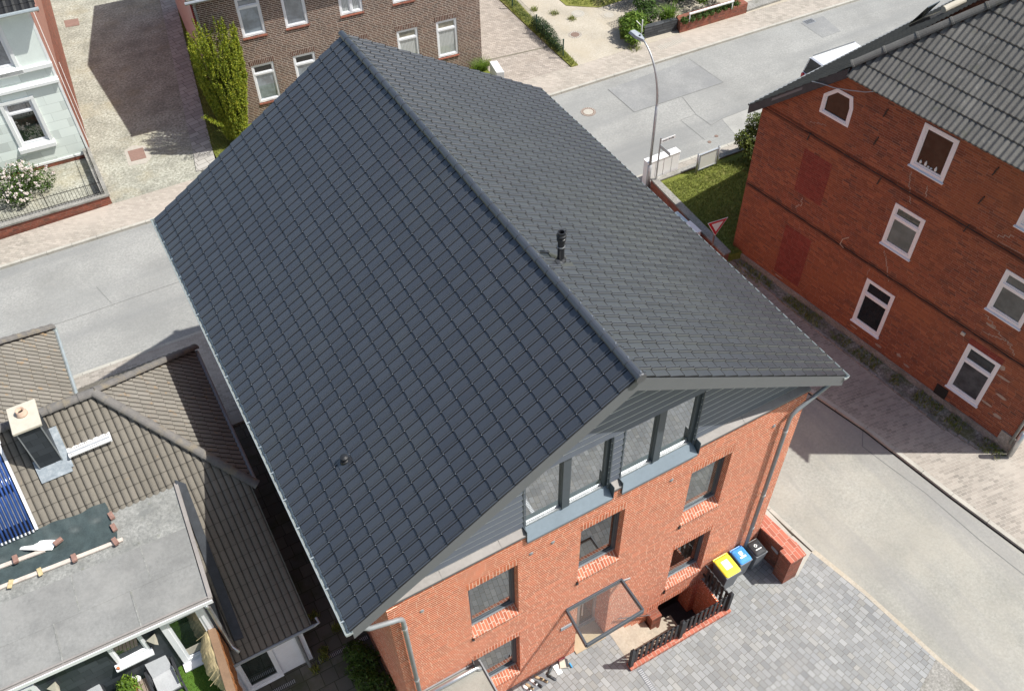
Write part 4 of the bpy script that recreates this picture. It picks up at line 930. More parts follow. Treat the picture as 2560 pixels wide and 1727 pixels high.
for u, v in ((4.26, 6.6), (7.37, 6.75), (7.44, 8.88), (7.42, 7.84), (3.73, 8.83), (3.72, 7.81), (1.38, 6.68), (10.7, 6.8)):
    b = MB(); b.bar(FO.P(u - .02, v - .17, .02), FO.P(u + .02, v - .02, .02), .035, .03, FO.N); b.bar(FO.P(u - .0, v - .04, .02), FO.P(u + .06, v + .14, .02), .035, .03, FO.N); b.build('wall_anchor', 'iron', OH)
b = MB(); b.fb(FO, 8.69, 9.12, .29, .74, .0, .03); b.build('hatch', 'dull_black', OH)
b = MB(); b.fb(FO, 8.62, 8.76, 3.18, 3.30, .0, .06); b.build('outdoor_lamp', 'cap_beige', OH, bevel=.012)
b = MB(); b.tube([FO.P(11.56, .5, .07), FO.P(11.56, 9.3, .07)], .05, 10); b.tube([FO.P(11.75, .1, .12), FO.P(11.75, 1.3, .12)], .09, 12); b.build('downpipe', 'zinc', OH, smooth=True)
for i, (a, c, e, f) in enumerate(ow):
    gm = ['glass_brownish', 'glass_brownish', 'glass_grey', ['glass_grey', 'glass_dark'], ['glass_grey', 'glass_grey'], ['glass_dark', 'glass_dark'], ['glass_grey', 'glass_green']][i]
    tr = None if i < 3 else {3: 5.72, 4: 5.70, 5: 2.27, 6: 2.35}[i]
    if i == 0:
        pts = [(a, e), (c, e), (c, 8.36), (c - .12, f), (a + .42, f), (a, 8.36)]
        o = MB(); k = len(pts); cu, cv = (a + c) / 2, (e + f) / 2
        inn = [(cu + (u - cu) * .84, cv + (v - cv) * .84) for u, v in pts]; in2 = [(cu + (u - cu) * .75, cv + (v - cv) * .75) for u, v in pts]
        for A_, B_, d0, d1 in ((pts, inn, -.05, .02), (inn, in2, -.05, .0)):
            o.add([FO.P(*p, d1) for p in A_] + [FO.P(*p, d1) for p in B_] + [FO.P(*p, d0) for p in A_] + [FO.P(*p, d0) for p in B_],
                  [(j, (j + 1) % k, k + (j + 1) % k, k + j) for j in range(k)] + [(j, 2 * k + j, 2 * k + (j + 1) % k, (j + 1) % k) for j in range(k)] + [(k + j, k + (j + 1) % k, 3 * k + (j + 1) % k, 3 * k + j) for j in range(k)])
        wo = o.build('window', 'white_pvc', OH)
        g_ = MB(); g_.poly([FO.P(*p, -.035) for p in in2]); g_.build('pane', gm, wo, recalc=False)
        g_ = MB(); g_.add([FO.P(a - .002, e, -.055), FO.P(c + .002, e, -.055), FO.P(c + .002, f + .01, -.055), FO.P(a - .002, f + .01, -.055)], [(0, 1, 2, 3)]); g_.build('surround', 'brick_old', wo, recalc=False)
        # brick corners around the bevelled head
        g_ = MB(); g_.add([FO.P(a, 8.37, .003), FO.P(a, f, .003), FO.P(a + .42, f, .003)], [(0, 1, 2)]); g_.build('corner_brick', 'brick_old', wo, recalc=False); g_ = MB(); g_.add([FO.P(c, 8.37, .003), FO.P(c - .12, f, .003), FO.P(c, f, .003)], [(0, 1, 2)]); g_.build('corner_brick', 'brick_old', wo, recalc=False)
        continue
    wo = window(FO, a, c, e, f, .022, OH, 'white_pvc', gm, .105 if i < 3 else .095, transom=tr, fd=.075, sill=(.075, .05, .03), sillm='white_pvc')
    if i >= 3:
        l_ = MB(); l_.fb(FO, a - .02, c + .02, f + .002, f + .24, 0, .006); l_.build('lintel', 'brick_infill' if i == 6 else 'brick_old', wo)
    if i in (3, 4, 6):  # a curtain strip or things on the inner sill behind the pane
        l_ = MB(); l_.fb(FO, a + .2, c - .2, e + .17, e + .3, -.028, -.024); l_.build('inner_sill', 'cap_beige' if i == 3 else 'cloth_white', wo) if i == 3 else None
    if i == 1:
        l_ = MB()
        for q, hh in ((.28, .1), (.45, .16), (.56, .05), (.66, .04), (.80, .15)): l_.lathe(FO.P(a + q, e + .19, -.02), [(.035, 0), (.04, hh * .5), (.022, hh * .8), (.01, hh)], 8)
        l_.build('figurines', 'cloth_white', wo)
def crack(pts, w=.022):
    b = MB()
    for p, q in zip(pts, pts[1:]):
        n_ = max(2, int(max(abs(q[0] - p[0]) / .12, abs(q[1] - p[1]) / .078)))
        u_, v_ = p
        for i in range(n_):
            u2 = p[0] + (q[0] - p[0]) * (i + 1) / n_ + ru(-.03, .03); v2 = p[1] + (q[1] - p[1]) * (i + 1) / n_
            b.fb(FO, min(u_, u2) - w / 2, max(u_, u2) + w / 2, v_ - w / 2, v_ + w / 2, 0, .0025); b.fb(FO, u2 - w / 2, u2 + w / 2, min(v_, v2), max(v_, v2), 0, .003); u_, v_ = u2, v2
    b.build('crack_repair', 'repair_mortar', OH)
crack([(5.15, 7.45), (5.25, 6.95), (5.5, 6.4)]); crack([(5.8, 7.3), (5.85, 6.95)]); crack([(5.25, 4.3), (5.5, 3.8), (5.75, 3.3)]); crack([(1.75, 4.3), (1.8, 3.95), (1.6, 3.75)])
crack([(9.0, 4.35), (9.6, 4.0), (10.1, 3.9)]); crack([(9.2, 3.75), (9.9, 3.95), (10.3, 3.6)]); crack([(8.7, 7.3), (8.3, 7.0)]); crack([(1.9, 7.35), (1.3, 7.15)], .012); crack([(5.0, 3.3), (4.98, 3.0)], .012); crack([(8.4, 6.9), (9.4, 6.95)], .012)
for u, v, w_, h_ in ((10.4, 2.6, .5, .1), (10.6, 1.9, .4, .12), (10.3, 1.3, .5, .1), (10.8, 1.1, .3, .15), (9.3, 4.1, .35, .1), (10.2, 2.95, .22, .22), (5.2, .6, .35, .07), (6.3, .55, .3, .1), (1.7, .45, .4, .06), (7.1, .75, .2, .16), (7.5, .55, .25, .1)):
    b = MB(); n_ = 9; pts = [(u + math.cos(i * 2 * math.pi / n_) * w_ * ru(.35, .6), v + math.sin(i * 2 * math.pi / n_) * h_ * ru(.35, .6)) for i in range(n_)]
    b.poly([FO.P(x, y, .002) for x, y in pts]); b.build('render_patch', 'repair_mortar', OH, recalc=False)
# roofs
sl = math.sqrt(1 + .905 ** 2)
inn = -FO.N
LP = Pl(FO.P(2.28, 9.70, .22), FO.U, inn + Vector((0, 0, .905))); LP.o -= Vector((0, 0, .905 * .22))
DP = Pl(FO.P(-1.07, 6.67, .25), inn, FO.U + Vector((0, 0, .905)))
hipn = (FO.U - inn).normalized()  # vertical plane through the hip
hp = FO.P(2.28, 9.7, 0)
cp = []; K_ = 12
for i in range(K_ + 1): cp.append((i / K_, .026 * (.5 + .5 * math.sin(2 * math.pi * i / K_ - 1.57)) ** .8))
cw = [(i / 6, .045 * (.5 + .5 * math.sin(2 * math.pi * i / 6 - 1.57))) for i in range(7)]
mb = tiles(LP, 0, 52, 17, .185, .56, cw, thick=.014, lap=.10, jit=.006, edge=.03, side=False)
mb.build('corrugated_roof', ['tile_old', 'tile_edge_shade_brown'], OH, clip=[(hp, -(FO.U + FO.N).normalized())], smooth=False)
cd = [(i / 8, .028 * (.5 + .5 * math.sin(2 * math.pi * i / 8 - 1.57))) for i in range(9)]
mb = tiles(DP, 0, 62, 12, .24, .37, cd, thick=.02, lap=.03, jit=.003, side=False)
mb.build('tiled_roof', ['tile_black', 'tile_edge_shade'], OH, clip=[(hp, (FO.U + FO.N).normalized())])
hd = (FO.U + inn + Vector((0, 0, .905))); a_ = FO.P(2.24, 9.70, .04) + Vector((0, 0, .05))
hexcaps(a_, a_ + hd * 6.2, .15, .95, up=(0, 0, 1), flare=.02).build('hip_caps', 'tile_old', OH)
b = MB(); b.hexa([FO.P(-1.07, 6.34, .20), FO.P(2.28, 9.38, .20), FO.P(2.28, 9.38, .25), FO.P(-1.07, 6.34, .25), FO.P(-1.07, 6.68, .20), FO.P(2.28, 9.71, .20), FO.P(2.28, 9.71, .25), FO.P(-1.07, 6.68, .25)])
b.hexa([FO.P(-1.05, 6.35, -.02), FO.P(2.28, 9.36, -.02), FO.P(2.28, 9.36, .2), FO.P(-1.05, 6.35, .2), FO.P(-1.05, 6.40, -.02), FO.P(2.28, 9.42, -.02), FO.P(2.28, 9.42, .2), FO.P(-1.05, 6.40, .2)])
b.build('bargeboard', 'bitumen', OH)
b = MB(); b.hexa([FO.P(-.2, 7.30, .252), FO.P(.85, 8.26, .252), FO.P(.85, 8.26, .256), FO.P(-.2, 7.30, .256), FO.P(-.2, 7.40, .252), FO.P(.85, 8.36, .252), FO.P(.85, 8.36, .256), FO.P(-.2, 7.40, .256)]); b.build('peeling_patch', 'fascia', OH)
b = MB(); b.tube([FO.P(-1.13, 6.66, .2 - i * .9) for i in range(16)], .04, 8); b.build('gutter', 'bin_grey', OH)
b = MB(); pts = [FO.P(.95 + i * .35, 8.62 - .0 + (.12 * ((i - 4) / 4) ** 2 - .12) * 1.8 + i * .0, .3 - i * .02) for i in range(9)]
pts = [FO.P(1.15, 8.72, .28), FO.P(1.5, 8.83, .3), FO.P(2.0, 8.92, .3), FO.P(2.5, 9.08, .28), FO.P(3.05, 9.28, .26), FO.P(3.4, 9.47, .2)]
b.tube(pts, .014, 6); b.build('overhead_wire', 'galv', OH)
# open roof hatch with lid and white roll on the dark slope
s_ = Vector((27.2, 11.1, 7.91)); e_ = Vector((26.5, 9.75, 9.05))
RH = MB(); n_ = DP.N; c0 = DP.P(6.9, 1.35, .03)
RH.fb(DP, 6.5, 7.3, 1.8, 2.7, .03, .12); rh = RH.build('roof_hatch', 'black_paint', OH)
RH = MB(); RH.add([DP.P(6.5, 1.85, .13), DP.P(7.3, 1.85, .13), DP.P(7.25, 2.7, .42), DP.P(6.55, 2.7, .42), DP.P(6.5, 1.85, .16), DP.P(7.3, 1.85, .16), DP.P(7.25, 2.7, .45), DP.P(6.55, 2.7, .45)], [(0, 1, 2, 3), (4, 5, 6, 7), (0, 1, 5, 4), (1, 2, 6, 5), (2, 3, 7, 6), (3, 0, 4, 7)]); RH.build('lid', 'glass_green', rh)
b = MB(); b.tube([DP.P(6.6, 3.2, .16), DP.P(7.4, 3.45, .16)], .12, 12); b.build('vent_roll', 'cap_beige', OH)
# ------------------------------------------------------------------ brown brick house behind
FB = Fr((17.87, 28.46, 0), -5.5)
BH = thing('brown_brick_house', 'dark brown brick house with white windows standing behind the new roof', 'house', tuple(FB.P(-6, 0, -5)))
cols_ = [(-11.14, -10.12), (-9.22, -8.2), (-6.73, -5.66), (-4.24, -3.2), (-2.27, -1.22)]
bw = [(a, c, .95, 2.84) for i, (a, c) in enumerate(cols_)] + [(a, c, 4.22, 6.0) for a, c in cols_[:4]] + [(-2.3, -1.2, 4.22, 6.0)]
w = MB(); w.wall(FB, -12.9, 0, -.2, 6.45, bw, .10); w.build('wall', 'brick_brown', BH, recalc=False)
w = MB(); w.poly([FB.P(0, -.2, 0), FB.P(0, -.2, -12.6), FB.P(0, 6.45, -12.6), FB.P(0, 8.0, -6.3), FB.P(0, 6.45, 0)]); w.build('wall', 'brick_brown', BH, recalc=False)
w = MB(); w.poly([FB.P(-12.9, -.2, 0), FB.P(-12.9, -.2, -12.6), FB.P(-12.9, 6.45, -12.6), FB.P(-12.9, 8.0, -6.3), FB.P(-12.9, 6.45, 0)]); w.build('gable_wall', 'rose_plaster', BH, recalc=False)
w = MB(); w.fb(FB, -12.93, -12.88, -.2, 6.4, -.30, .02); w.build('corner_strip', 'dark_red', BH)
for i, (a, c, e, f) in enumerate(bw):
    up_ = i >= 5
    gm = (['glass_blue', 'glass_dark'], ['glass_blue', 'glass_dark'], 'glass_dark', ['glass_curtain', 'glass_beige'], ['glass_curtain', 'glass_beige'], ['glass_blue', 'glass_netting'], 'glass_netting', ['glass_curtain', 'glass_dark'], 'glass_blue', 'glass_blue')[i]
    wo = window(FB, a, c, e, f, -.025, BH, 'white_pvc', gm, .085, transom=None if i in (6, 7) else (2.36 if not up_ else 5.55), mull=[(a + c) / 2] if i == 7 else (), fd=.07)
    k = MB(); k.hexa([FB.P(a - .03, e - .10, .05), FB.P(c + .03, e - .10, .05), FB.P(c + .03, e - .06, -.1), FB.P(a - .03, e - .06, -.1), FB.P(a - .03, e - .05, .05), FB.P(c + .03, e - .05, .05), FB.P(c + .03, e - .0, -.1), FB.P(a - .03, e - .0, -.1)]); k.build('sill', 'brick_garden', wo)
    k = MB(); k.fb(FB, a - .06, c + .06, f + .001, f + .26, -.02, .006); k.build('lintel', 'brick_brown_soldier', wo)
BL = Pl(FB.P(-13.1, 6.50, .35), FB.U, -FB.N + Vector((0, 0, .27))); BR_ = Pl(FB.P(-13.1, 6.5, -12.95), FB.U, FB.N + Vector((0, 0, .27)))
for P_ in (BL, BR_): tiles(P_, 0, 44, 20, .302, .345, [(0, 0), (.2, .03), (.4, .035), (.6, .01), (1, 0)], thick=.02).build('roof_slope', ['tile_brown', 'tile_edge_shade_brown'], BH)
b = MB(); b.tube([FB.P(-13.15, 6.45, .42), FB.P(.2, 6.45, .42)], .07, 8); b.build('gutter', 'zinc', BH)
b = MB(); b.tube([FB.P(-12.75, 6.4, .4), FB.P(-12.8, 6.1, .1), FB.P(-12.8, 0, .08)], .05, 10); b.build('downpipe', 'zinc_dull', BH)
# ------------------------------------------------------------------ pale green house top left
FG = Fr((-.92, 30.91, 0), -4.5)
GH = thing('green_house', 'pale mint-green plastered house with white trim at the upper left corner', 'house', tuple(FG.P(-3, 0, -5)))
gw = [(-2.46, -1.34, 1.36, 3.38), (-2.30, -1.33, 4.92, 6.9)]
w = MB(); w.wall(FG, -7, 0, .24, 7.2, gw + [(-5.4, -4.2, 1.36, 3.38), (-5.4, -4.2, 4.92, 6.9)], .12)
w.build('wall', 'green_plaster', GH, recalc=False)
w = MB(); w.fb(FG, -7, -.012, 3.55, 7.2, .0, .012); 
m2 = MB(); m2.wall(FG, -7, -.03, 4.80, 7.2, [(-2.30, -1.33, 4.92, 6.9), (-5.4, -4.2, 4.92, 6.9)], .01, d=.012); m2.build('upper_render', 'mint', GH, recalc=False)
w = MB()
for a, c, d in ((3.90, 4.02, .16), (4.02, 4.10, .10), (4.62, 4.78, .14), (.20, .30, .03), (7.0, 7.2, .12)): w.fb(FG, -7, .02, a, c, 0.001, d)
w.fb(FG, -.09, .012, .30, 7.0, .0005, .02)
w.build('cornice', 'white_paint_lit_edge', GH)
w = MB(); w.fb(FG, -7, .015, -.1, .20, -.2, .01); w.build('plinth', 'brick_garden', GH)
w = MB(); s0 = FG.P(0, 0, 0)
w.poly([FG.P(0, -.1, -.01), FG.P(0, -.1, -16), FG.P(0, 3.2, -16), FG.P(0, 3.2, -.01)]); w.build('side_wall', 'brick_garden', GH, recalc=False)
w = MB(); w.poly([FG.P(0.004, 3.2, -.01), FG.P(0.004, 3.2, -16), FG.P(0.004, 7.2, -16), FG.P(0.004, 10.4, -8), FG.P(0.004, 7.2, -.01)]); w.build('side_plaster', 'pink_plaster', GH, recalc=False)
w = MB(); w.tube([FG.P(.05, 6.9 - .0, -1.4), FG.P(.05, 3.0, -.9), FG.P(.05, .4, -.7)], .02, 6); w.tube([FG.P(.06, 3.0, -3.2), FG.P(.06, .3, -2.6)], .015, 6); w.build('cable', 'cloth_white', GH)
for i, (a, c, e, f) in enumerate(gw):
    wo = window(FG, a, c, e, f, -.03, GH, 'white_pvc', ['glass_green', 'glass_netting'] if i == 0 else 'glass_netting', .08, transom=2.88 if i == 0 else None, fd=.07)
    k = MB(); k.fb(FG, a - .14, a - .001, e - .1, f + .14, .013, .05); k.fb(FG, c + .001, c + .14, e - .1, f + .14, .013, .05); k.fb(FG, a - .14, c + .14, f + .001, f + .13, .013, .055)
    k.hexa([FG.P(a - .2, e - .32, .14), FG.P(c + .2, e - .32, .14), FG.P(c + .2, e - .32, 0), FG.P(a - .2, e - .32, 0), FG.P(a - .2, e - .14, .14), FG.P(c + .2, e - .14, .14), FG.P(c + .2, e - .002, -.02), FG.P(a - .2, e - .002, -.02)]); k.build('surround', 'white_paint_lit_edge', wo)
GL = Pl(FG.P(-7.2, 7.28, .45), FG.U, -FG.N + Vector((0, 0, .4)))
tiles(GL, 0, 25, 20, .302, .345, [(0, 0), (.3, .03), (.6, .01), (1, 0)], thick=.02).build('roof_slope', ['tile_black', 'tile_edge_shade'], GH)
b = MB(); b.tube([FG.P(-7.2, 7.24, .5), FG.P(.42, 7.24, .5)], .08, 8); b.fb(FG, -7.2, .35, 7.2, 7.26, .12, .44); b.build('gutter', 'zinc_gutter', GH)
b = MB(); b.fb(FG, .32, .37, 7.1, 7.35, -.1, .5); b.build('verge_board', 'pink_plaster', GH)
# low garden wall with iron fence
LWL = thing('low_wall', 'low red brick garden wall with rough grey coping below the black iron fence', 'wall', (-4, 27.3, 0))
m = MB(); m.prism([(-14, 27.85), (-14, 27.55), (-1.12, 27.02), (-.92, 27.02), (-.92, 30.88), (-1.15, 30.9), (-1.15, 27.28)], -.1, .42); m.build('wall', 'brick_garden', LWL)
m = MB(); m.prism([(-14, 27.9), (-14, 27.5), (-1.1, 26.98), (-.88, 26.98), (-.88, 30.87), (-1.19, 30.89), (-1.19, 27.32)], .421, .50); m.build('coping', 'exposed', LWL)
IF = thing('iron_fence', 'black wrought-iron fence with thin bars on the low wall of the green house', 'fence', (-4, 27.5, .5))
pa, pb = Vector((-7.5, 27.55, 0)), Vector((-1.06, 27.16, 0)); pc = Vector((-1.02, 30.6, 0))
for p, q in ((pa, pb), (pb, pc)):
    for z in (.60, 1.10): m = MB(); m.bar(p + Vector((0, 0, z)), q + Vector((0, 0, z)), .02, .02); m.build('rail', 'iron', IF)
    n_ = int((q - p).length / .13)
    for i in range(n_ + 1):
        v = p.lerp(q, i / n_); m = MB(); main_ = (i % 16 == 0 or i == n_); m.tube([v + Vector((0, 0, .5)), v + Vector((0, 0, 1.32 if main_ else 1.2))], .02 if main_ else .009, 6); m.build('post' if main_ else 'bar', 'iron', IF)
# ------------------------------------------------------------------ brown-tiled neighbour house lower left
NH = thing('tiled_house', 'low neighbouring house with a weathered brown-grey tiled hip roof at the lower left', 'house', (-4, 9, 0))
w = MB(); yz = [(3.85, -.1), (3.85, 2.85), (6.2, 5.05), (11.6, 5.05), (13.9, 2.9), (13.9, -.1)]
w.add([(-9, y, z) for y, z in yz] + [(-.83, y, z) for y, z in yz], [list(range(6)), list(range(11, 5, -1))] + [(i, (i + 1) % 6, 6 + (i + 1) % 6, 6 + i) for i in range(6)])
w.box(-9, -4.12, 11, 14.2, -.1, 5.2); w.build('wall', 'white_render', NH)
w = MB(); w.fb(Fr((-4.12, 11.0, 0), 90), .0, 3.2, 0, 5.25, 0, .03); w.build('slate_wall', 'slate_cladding', NH)
tp = [(0, -.006), (.10, .010), (.3, .026), (.55, .026), (.8, .014), (.9, .004), (1., -.006)]
SP_ = Pl((-9, 3.42, 2.686), (1, 0, 0), (0, 1, .92)); sll = math.hypot(5.51, 5.51 * .92)
hipS = (Vector((-3.03, 8.93, 7.75)), Vector((2.62, 2.5, 0)).normalized())
tiles(SP_, 0, 52, 22, .165, .34, tp, thick=.018, lap=.03, jit=.004, edge=.010).build('roof_slope', ['tile_brown', 'tile_edge_shade_brown'], NH, clip=[hipS, (Vector((-.55, 0, 0)), Vector((1, 0, 0))), (Vector((0, 8.95, 0)), Vector((0, 1, 0)))])
NP_ = Pl((-9, 14.44, 2.686), (1, 0, 0), (0, -1, .92))
tiles(NP_, 0, 52, 22, .165, .34, tp, thick=.018, edge=.010).build('roof_slope', ['tile_brown', 'tile_edge_shade_brown'], NH, clip=[(Vector((-3.03, 8.93, 0)), Vector((2.62, -2.5, 0)).normalized()), (Vector((-.55, 0, 0)), Vector((1, 0, 0))), (Vector((0, 8.92, 0)), Vector((0, -1, 0)))])
EP = Pl((-.50, 6.0, 5.32), (0, 1, 0), (-1, 0, .96))
tiles(EP, 0, 36, 11, .165, .34, tp, thick=.018, edge=.010).build('hip_slope', ['tile_hip', 'tile_edge_shade_brown'], NH, clip=[(Vector((-3.03, 8.93, 0)), -hipS[1]), (Vector((-3.03, 8.93, 0)), -Vector((2.62, -2.5, 0)).normalized())])
EW = Pl((-3.87, 9.3, 5.32), (0, 1, 0), (-1, 0, .96))
tiles(EW, 0, 32, 16, .165, .34, tp, thick=.018, edge=.010).build('wing_slope', ['tile_hip', 'tile_edge_shade_brown'], NH, clip=[(Vector((-3.9, 14.5, 0)), Vector((-1, 1, 0)).normalized())])
hexcaps((-9, 8.93, 7.80), (-3.0, 8.93, 7.80), .13, .36, flare=.015).build('ridge_caps', 'cap_brown', NH)
hexcaps((-.42, 6.22, 5.36), (-3.03, 8.90, 7.82), .12, .36, flare=.012).build('hip_caps', 'cap_brown', NH)
hexcaps((-.42, 11.6, 5.36), (-3.03, 8.95, 7.82), .12, .36, flare=.012).build('hip_caps', 'cap_brown', NH)
hexcaps((-3.85, 14.5, 5.40), (-8, 10.35, 9.38), .12, .36, flare=.012).build('hip_caps', 'cap_brown', NH)
def tubegutter(p, q, nm='gutter', r=.06, mt='zinc_dull'): b = MB(); b.tube([p, q], r, 8); b.build(nm, mt, NH)
tubegutter((-.42, 6.4, 5.27), (-.42, 11.5, 5.27)); tubegutter((-3.78, 9.4, 5.26), (-3.78, 14.55, 5.26), mt='zinc_gutter'); tubegutter((-2.62, 3.36, 2.64), (-.5, 3.36, 2.64), r=.05)
b = MB(); b.box(-3.9, -3.74, 14.4, 14.56, 5.2, 5.36); b.build('gutter_corner', 'zinc_gutter', NH)
b = MB(); b.tube([(-1.02, 3.40, 2.6), (-1.0, 3.72, 2.3), (-1.0, 3.75, .4), (-.98, 3.62, .1)], .05, 10); b.build('downpipe', 'zinc_dull', NH, smooth=True)
b = MB(); b.tube([(-.50, 3.36, 2.62), (-.36, 3.36, 2.66), (-.38, 3.5, 2.72)], .04, 8); b.build('gutter_end', 'galv', NH)
b = MB(); b.hexa([(-4.1, 12.2, 4.3), (-3.95, 12.2, 4.3), (-3.95, 12.9, 4.3), (-4.1, 12.9, 4.3), (-4.1, 12.2, 4.75), (-3.9, 12.2, 4.75), (-3.9, 12.9, 5.05), (-4.1, 12.9, 5.05)]); b.build('window_box', 'white_pvc', NH)
FX = Fr((0, 3.85, 0), 0)
window(FX, -2.68, -1.70, .20, 2.2, .09, NH, 'white_pvc', 'glass_green', .085, fd=.10, sill=(.14, .05, .0))
# dormer with flat felt roof
b = MB(); b.hexa([(-9, 3.62, 3.0), (-2.46, 3.80, 3.0), (-2.28, 6.7, 3.0), (-9, 6.7, 3.0), (-9, 3.80, 5.50), (-2.46, 3.80, 5.50), (-2.28, 6.7, 5.70), (-9, 6.7, 5.70)]); b.build('dormer_wall', 'slate_cladding', NH)
def roofz(y): return 5.58 + (y - 3.5) * .08
DR = [(-9.2, 3.84), (-2.40, 3.62), (-2.37, 4.62), (-9.2, 4.80)]; DR2 = [(-9.2, 4.80), (-2.37, 4.62), (-2.30, 5.60), (-9.2, 5.85)]; DR3 = [(-9.2, 5.85), (-2.30, 5.60), (-2.20, 6.86), (-9.2, 7.0)]
for i, (pp, mm, dz) in enumerate(((DR, 'felt_new', 0), (DR2, 'felt_new', .006), (DR3, 'felt_old', .002))):
    b = MB(); b.add([(x, y, roofz(y) + dz) for x, y in pp] + [(x, y, roofz(y) - .1) for x, y in pp], [(0, 1, 2, 3), (7, 6, 5, 4)] + [(j, 4 + j, 4 + (j + 1) % 4, (j + 1) % 4) for j in range(4)]); b.build('roofing_felt', mm, NH)
b = MB()
for p, q in (((-3.9, 4.68), (-3.92, 3.62)), ((-5.6, 4.72), (-5.62, 3.68)), ((-5.0, 5.70), (-5.02, 4.75)), ((-3.4, 5.63), (-3.42, 4.70))): b = MB(); b.bar((p[0], p[1], roofz(p[1]) + .010), (q[0], q[1], roofz(q[1]) + .008), .03, .006); b.build('felt_lap', 'felt_old', NH)
pass
b = MB(); b.bar((-2.36, 3.60, 5.60), (-2.16, 6.88, 5.87), .09, .08); b.bar((-9.2, 3.80, 5.57), (-2.34, 3.58, 5.57), .05, .09); b.bar((-9.2, 3.86, 5.61), (-2.38, 3.65, 5.605), .04, .05); b.build('roof_edge_trim', 'coping_metal', NH)
b = MB(); b.bar((-9.2, 3.765, 5.55), (-2.34, 3.545, 5.55), .02, .12); b.build('fascia', 'white_pvc', NH)
b = MB(); b.add([(-2.15, 6.9, 5.95), (-2.38, 3.75, 3.05), (-2.15, 3.72, 3.04), (-1.95, 6.75, 5.82), (-2.15, 6.9, 5.99), (-2.38, 3.75, 3.09), (-2.15, 3.72, 3.08), (-1.95, 6.75, 5.86)], [(0, 1, 2, 3), (4, 5, 6, 7), (0, 1, 5, 4), (1, 2, 6, 5), (2, 3, 7, 6), (3, 0, 4, 7)]); b.build('flashing', 'bitumen', NH)
b = MB(); b.tube([(-2.52, 3.55, 5.48), (-2.50, 3.66, 5.2), (-2.49, 3.68, 3.3), (-2.47, 3.58, 3.12), (-2.36, 3.42, 3.05)], .05, 10); b.build('downpipe', 'zinc', NH, smooth=True)
FD = Fr((0, 3.80, 0), 0)
wo = window(FD, -4.78, -4.03, 4.58, 5.38, .09, NH, 'white_pvc', 'glass_green', .07, fd=.1)
b = MB(); b.hexa([(-4.86, 3.60, 4.44), (-4.0, 3.60, 4.44), (-4.0, 3.8, 4.5), (-4.86, 3.8, 4.5), (-4.86, 3.60, 4.49), (-4.0, 3.60, 4.49), (-4.0, 3.72, 4.575), (-4.86, 3.72, 4.575)]); b.build('sill', 'white_pvc', wo)
b = MB(); b.lathe((-4.80, 3.64, 4.51), [(.035, 0), (.035, .06), (.02, .061)], 10); tag(b.build('cup', 'terracotta'), 'small brown cup on the white window sill under the felt roof', 'cup')
wo = window(FD, -3.62, -2.62, 3.2, 5.35, .09, NH, 'white_pvc', 'glass_green', .13, fd=.12, name='patio_door')
b = MB(); b.hexa([(-3.66, 3.52, 3.13), (-2.6, 3.52, 3.13), (-2.6, 3.8, 3.15), (-3.66, 3.8, 3.15), (-3.66, 3.52, 3.17), (-2.6, 3.52, 3.17), (-2.6, 3.8, 3.2), (-3.66, 3.8, 3.2)]); b.build('sill', 'white_pvc', wo)
b = MB(); b.fb(FD, -3.45, -3.05, 3.45, 3.75, .046, .050); b.build('notice', 'cap_beige', wo)
wo = window(FD, -7.4, -6.35, 3.2, 5.35, .09, NH, 'white_pvc', 'glass_blue', .1, fd=.12, name='patio_door')
for x, nm in ((-3.90, 'right'), (-6.10, 'left')):
    b = MB(); b.add([(x - .1, 3.68, 5.02), (x + .14, 3.66, 5.18), (x + .02, 3.6, 4.86), (x + .08, 3.62, 4.72), (x - .02, 3.74, 4.94), (x + .1, 3.74, 4.8)], [(0, 1, 2), (2, 1, 3), (0, 4, 2), (4, 5, 3, 2), (1, 5, 3), (0, 1, 5, 4)])
    tag(b.build('wall_ornament', 'cap_beige'), 'beige shell-like wall ornament, the %s' % ('one between window and patio door' if x > -5 else 'one at the far left under the felt roof edge'), 'ornament', 'beige wall ornaments')
# chimney
CH = MB(); CH.box(-4.76, -4.25, 8.0, 8.72, 6.3, 8.38); ch = CH.build('chimney', 'slate_cladding', NH)
m = MB(); m.hexa([(-4.82, 7.94, 8.38), (-4.19, 7.94, 8.38), (-4.19, 8.78, 8.38), (-4.82, 8.78, 8.38), (-4.82, 7.94, 8.45), (-4.19, 7.94, 8.45), (-4.19, 8.78, 8.46), (-4.82, 8.78, 8.46)]); m.build('cap', 'cap_beige', ch, bevel=.01)
m = MB(); m.lathe((-4.52, 8.45, 8.45), [(.13, 0), (.13, .05), (.105, .06), (.10, .15), (.085, .15), (.085, .02)], 18); m.build('flue_pot', 'clay_flue', ch, smooth=True)
m = MB(); m.lathe((-4.52, 8.45, 8.47), [(.083, 0), (.083, .03)], 14); m.build('flue_opening', 'dull_black', ch)
m = MB(); m.box(-4.26, -4.235, 7.985, 8.01, 6.6, 8.36); m.box(-4.775, -4.75, 7.985, 8.01, 6.6, 8.36); m.build('corner_strip', 'zinc_dull', ch)
m = MB(); m.fb(SP_, 4.14, 4.86, 6.0 - .05, 6.0 + .5, .060, .078); m.fb(SP_, 4.6, 4.92, 6.05, 7.1, .066, .084); m.build('lead_flashing', 'lead', ch)
m = MB(); x0 = -4.06; 
m.fb(SP_, 4.93, 5.90, 6.36, 6.40, .04, .16); sg = m.build('roof_step', 'galv', NH)
m = MB()
for i in range(20):
    for j in range(3): m.box(-4.05 + i * .049, -4.05 + i * .049 + .03, 7.93 + j * .08, 7.93 + j * .08 + .055, 7.09, 7.105)
for y in (7.915, 8.0, 8.08, 8.165): m.box(-4.07, -3.08, y - .012, y + .012, 7.07, 7.11)
m.box(-4.08, -4.05, 7.9, 8.18, 7.05, 7.115); m.box(-3.10, -3.07, 7.9, 8.18, 7.05, 7.115)
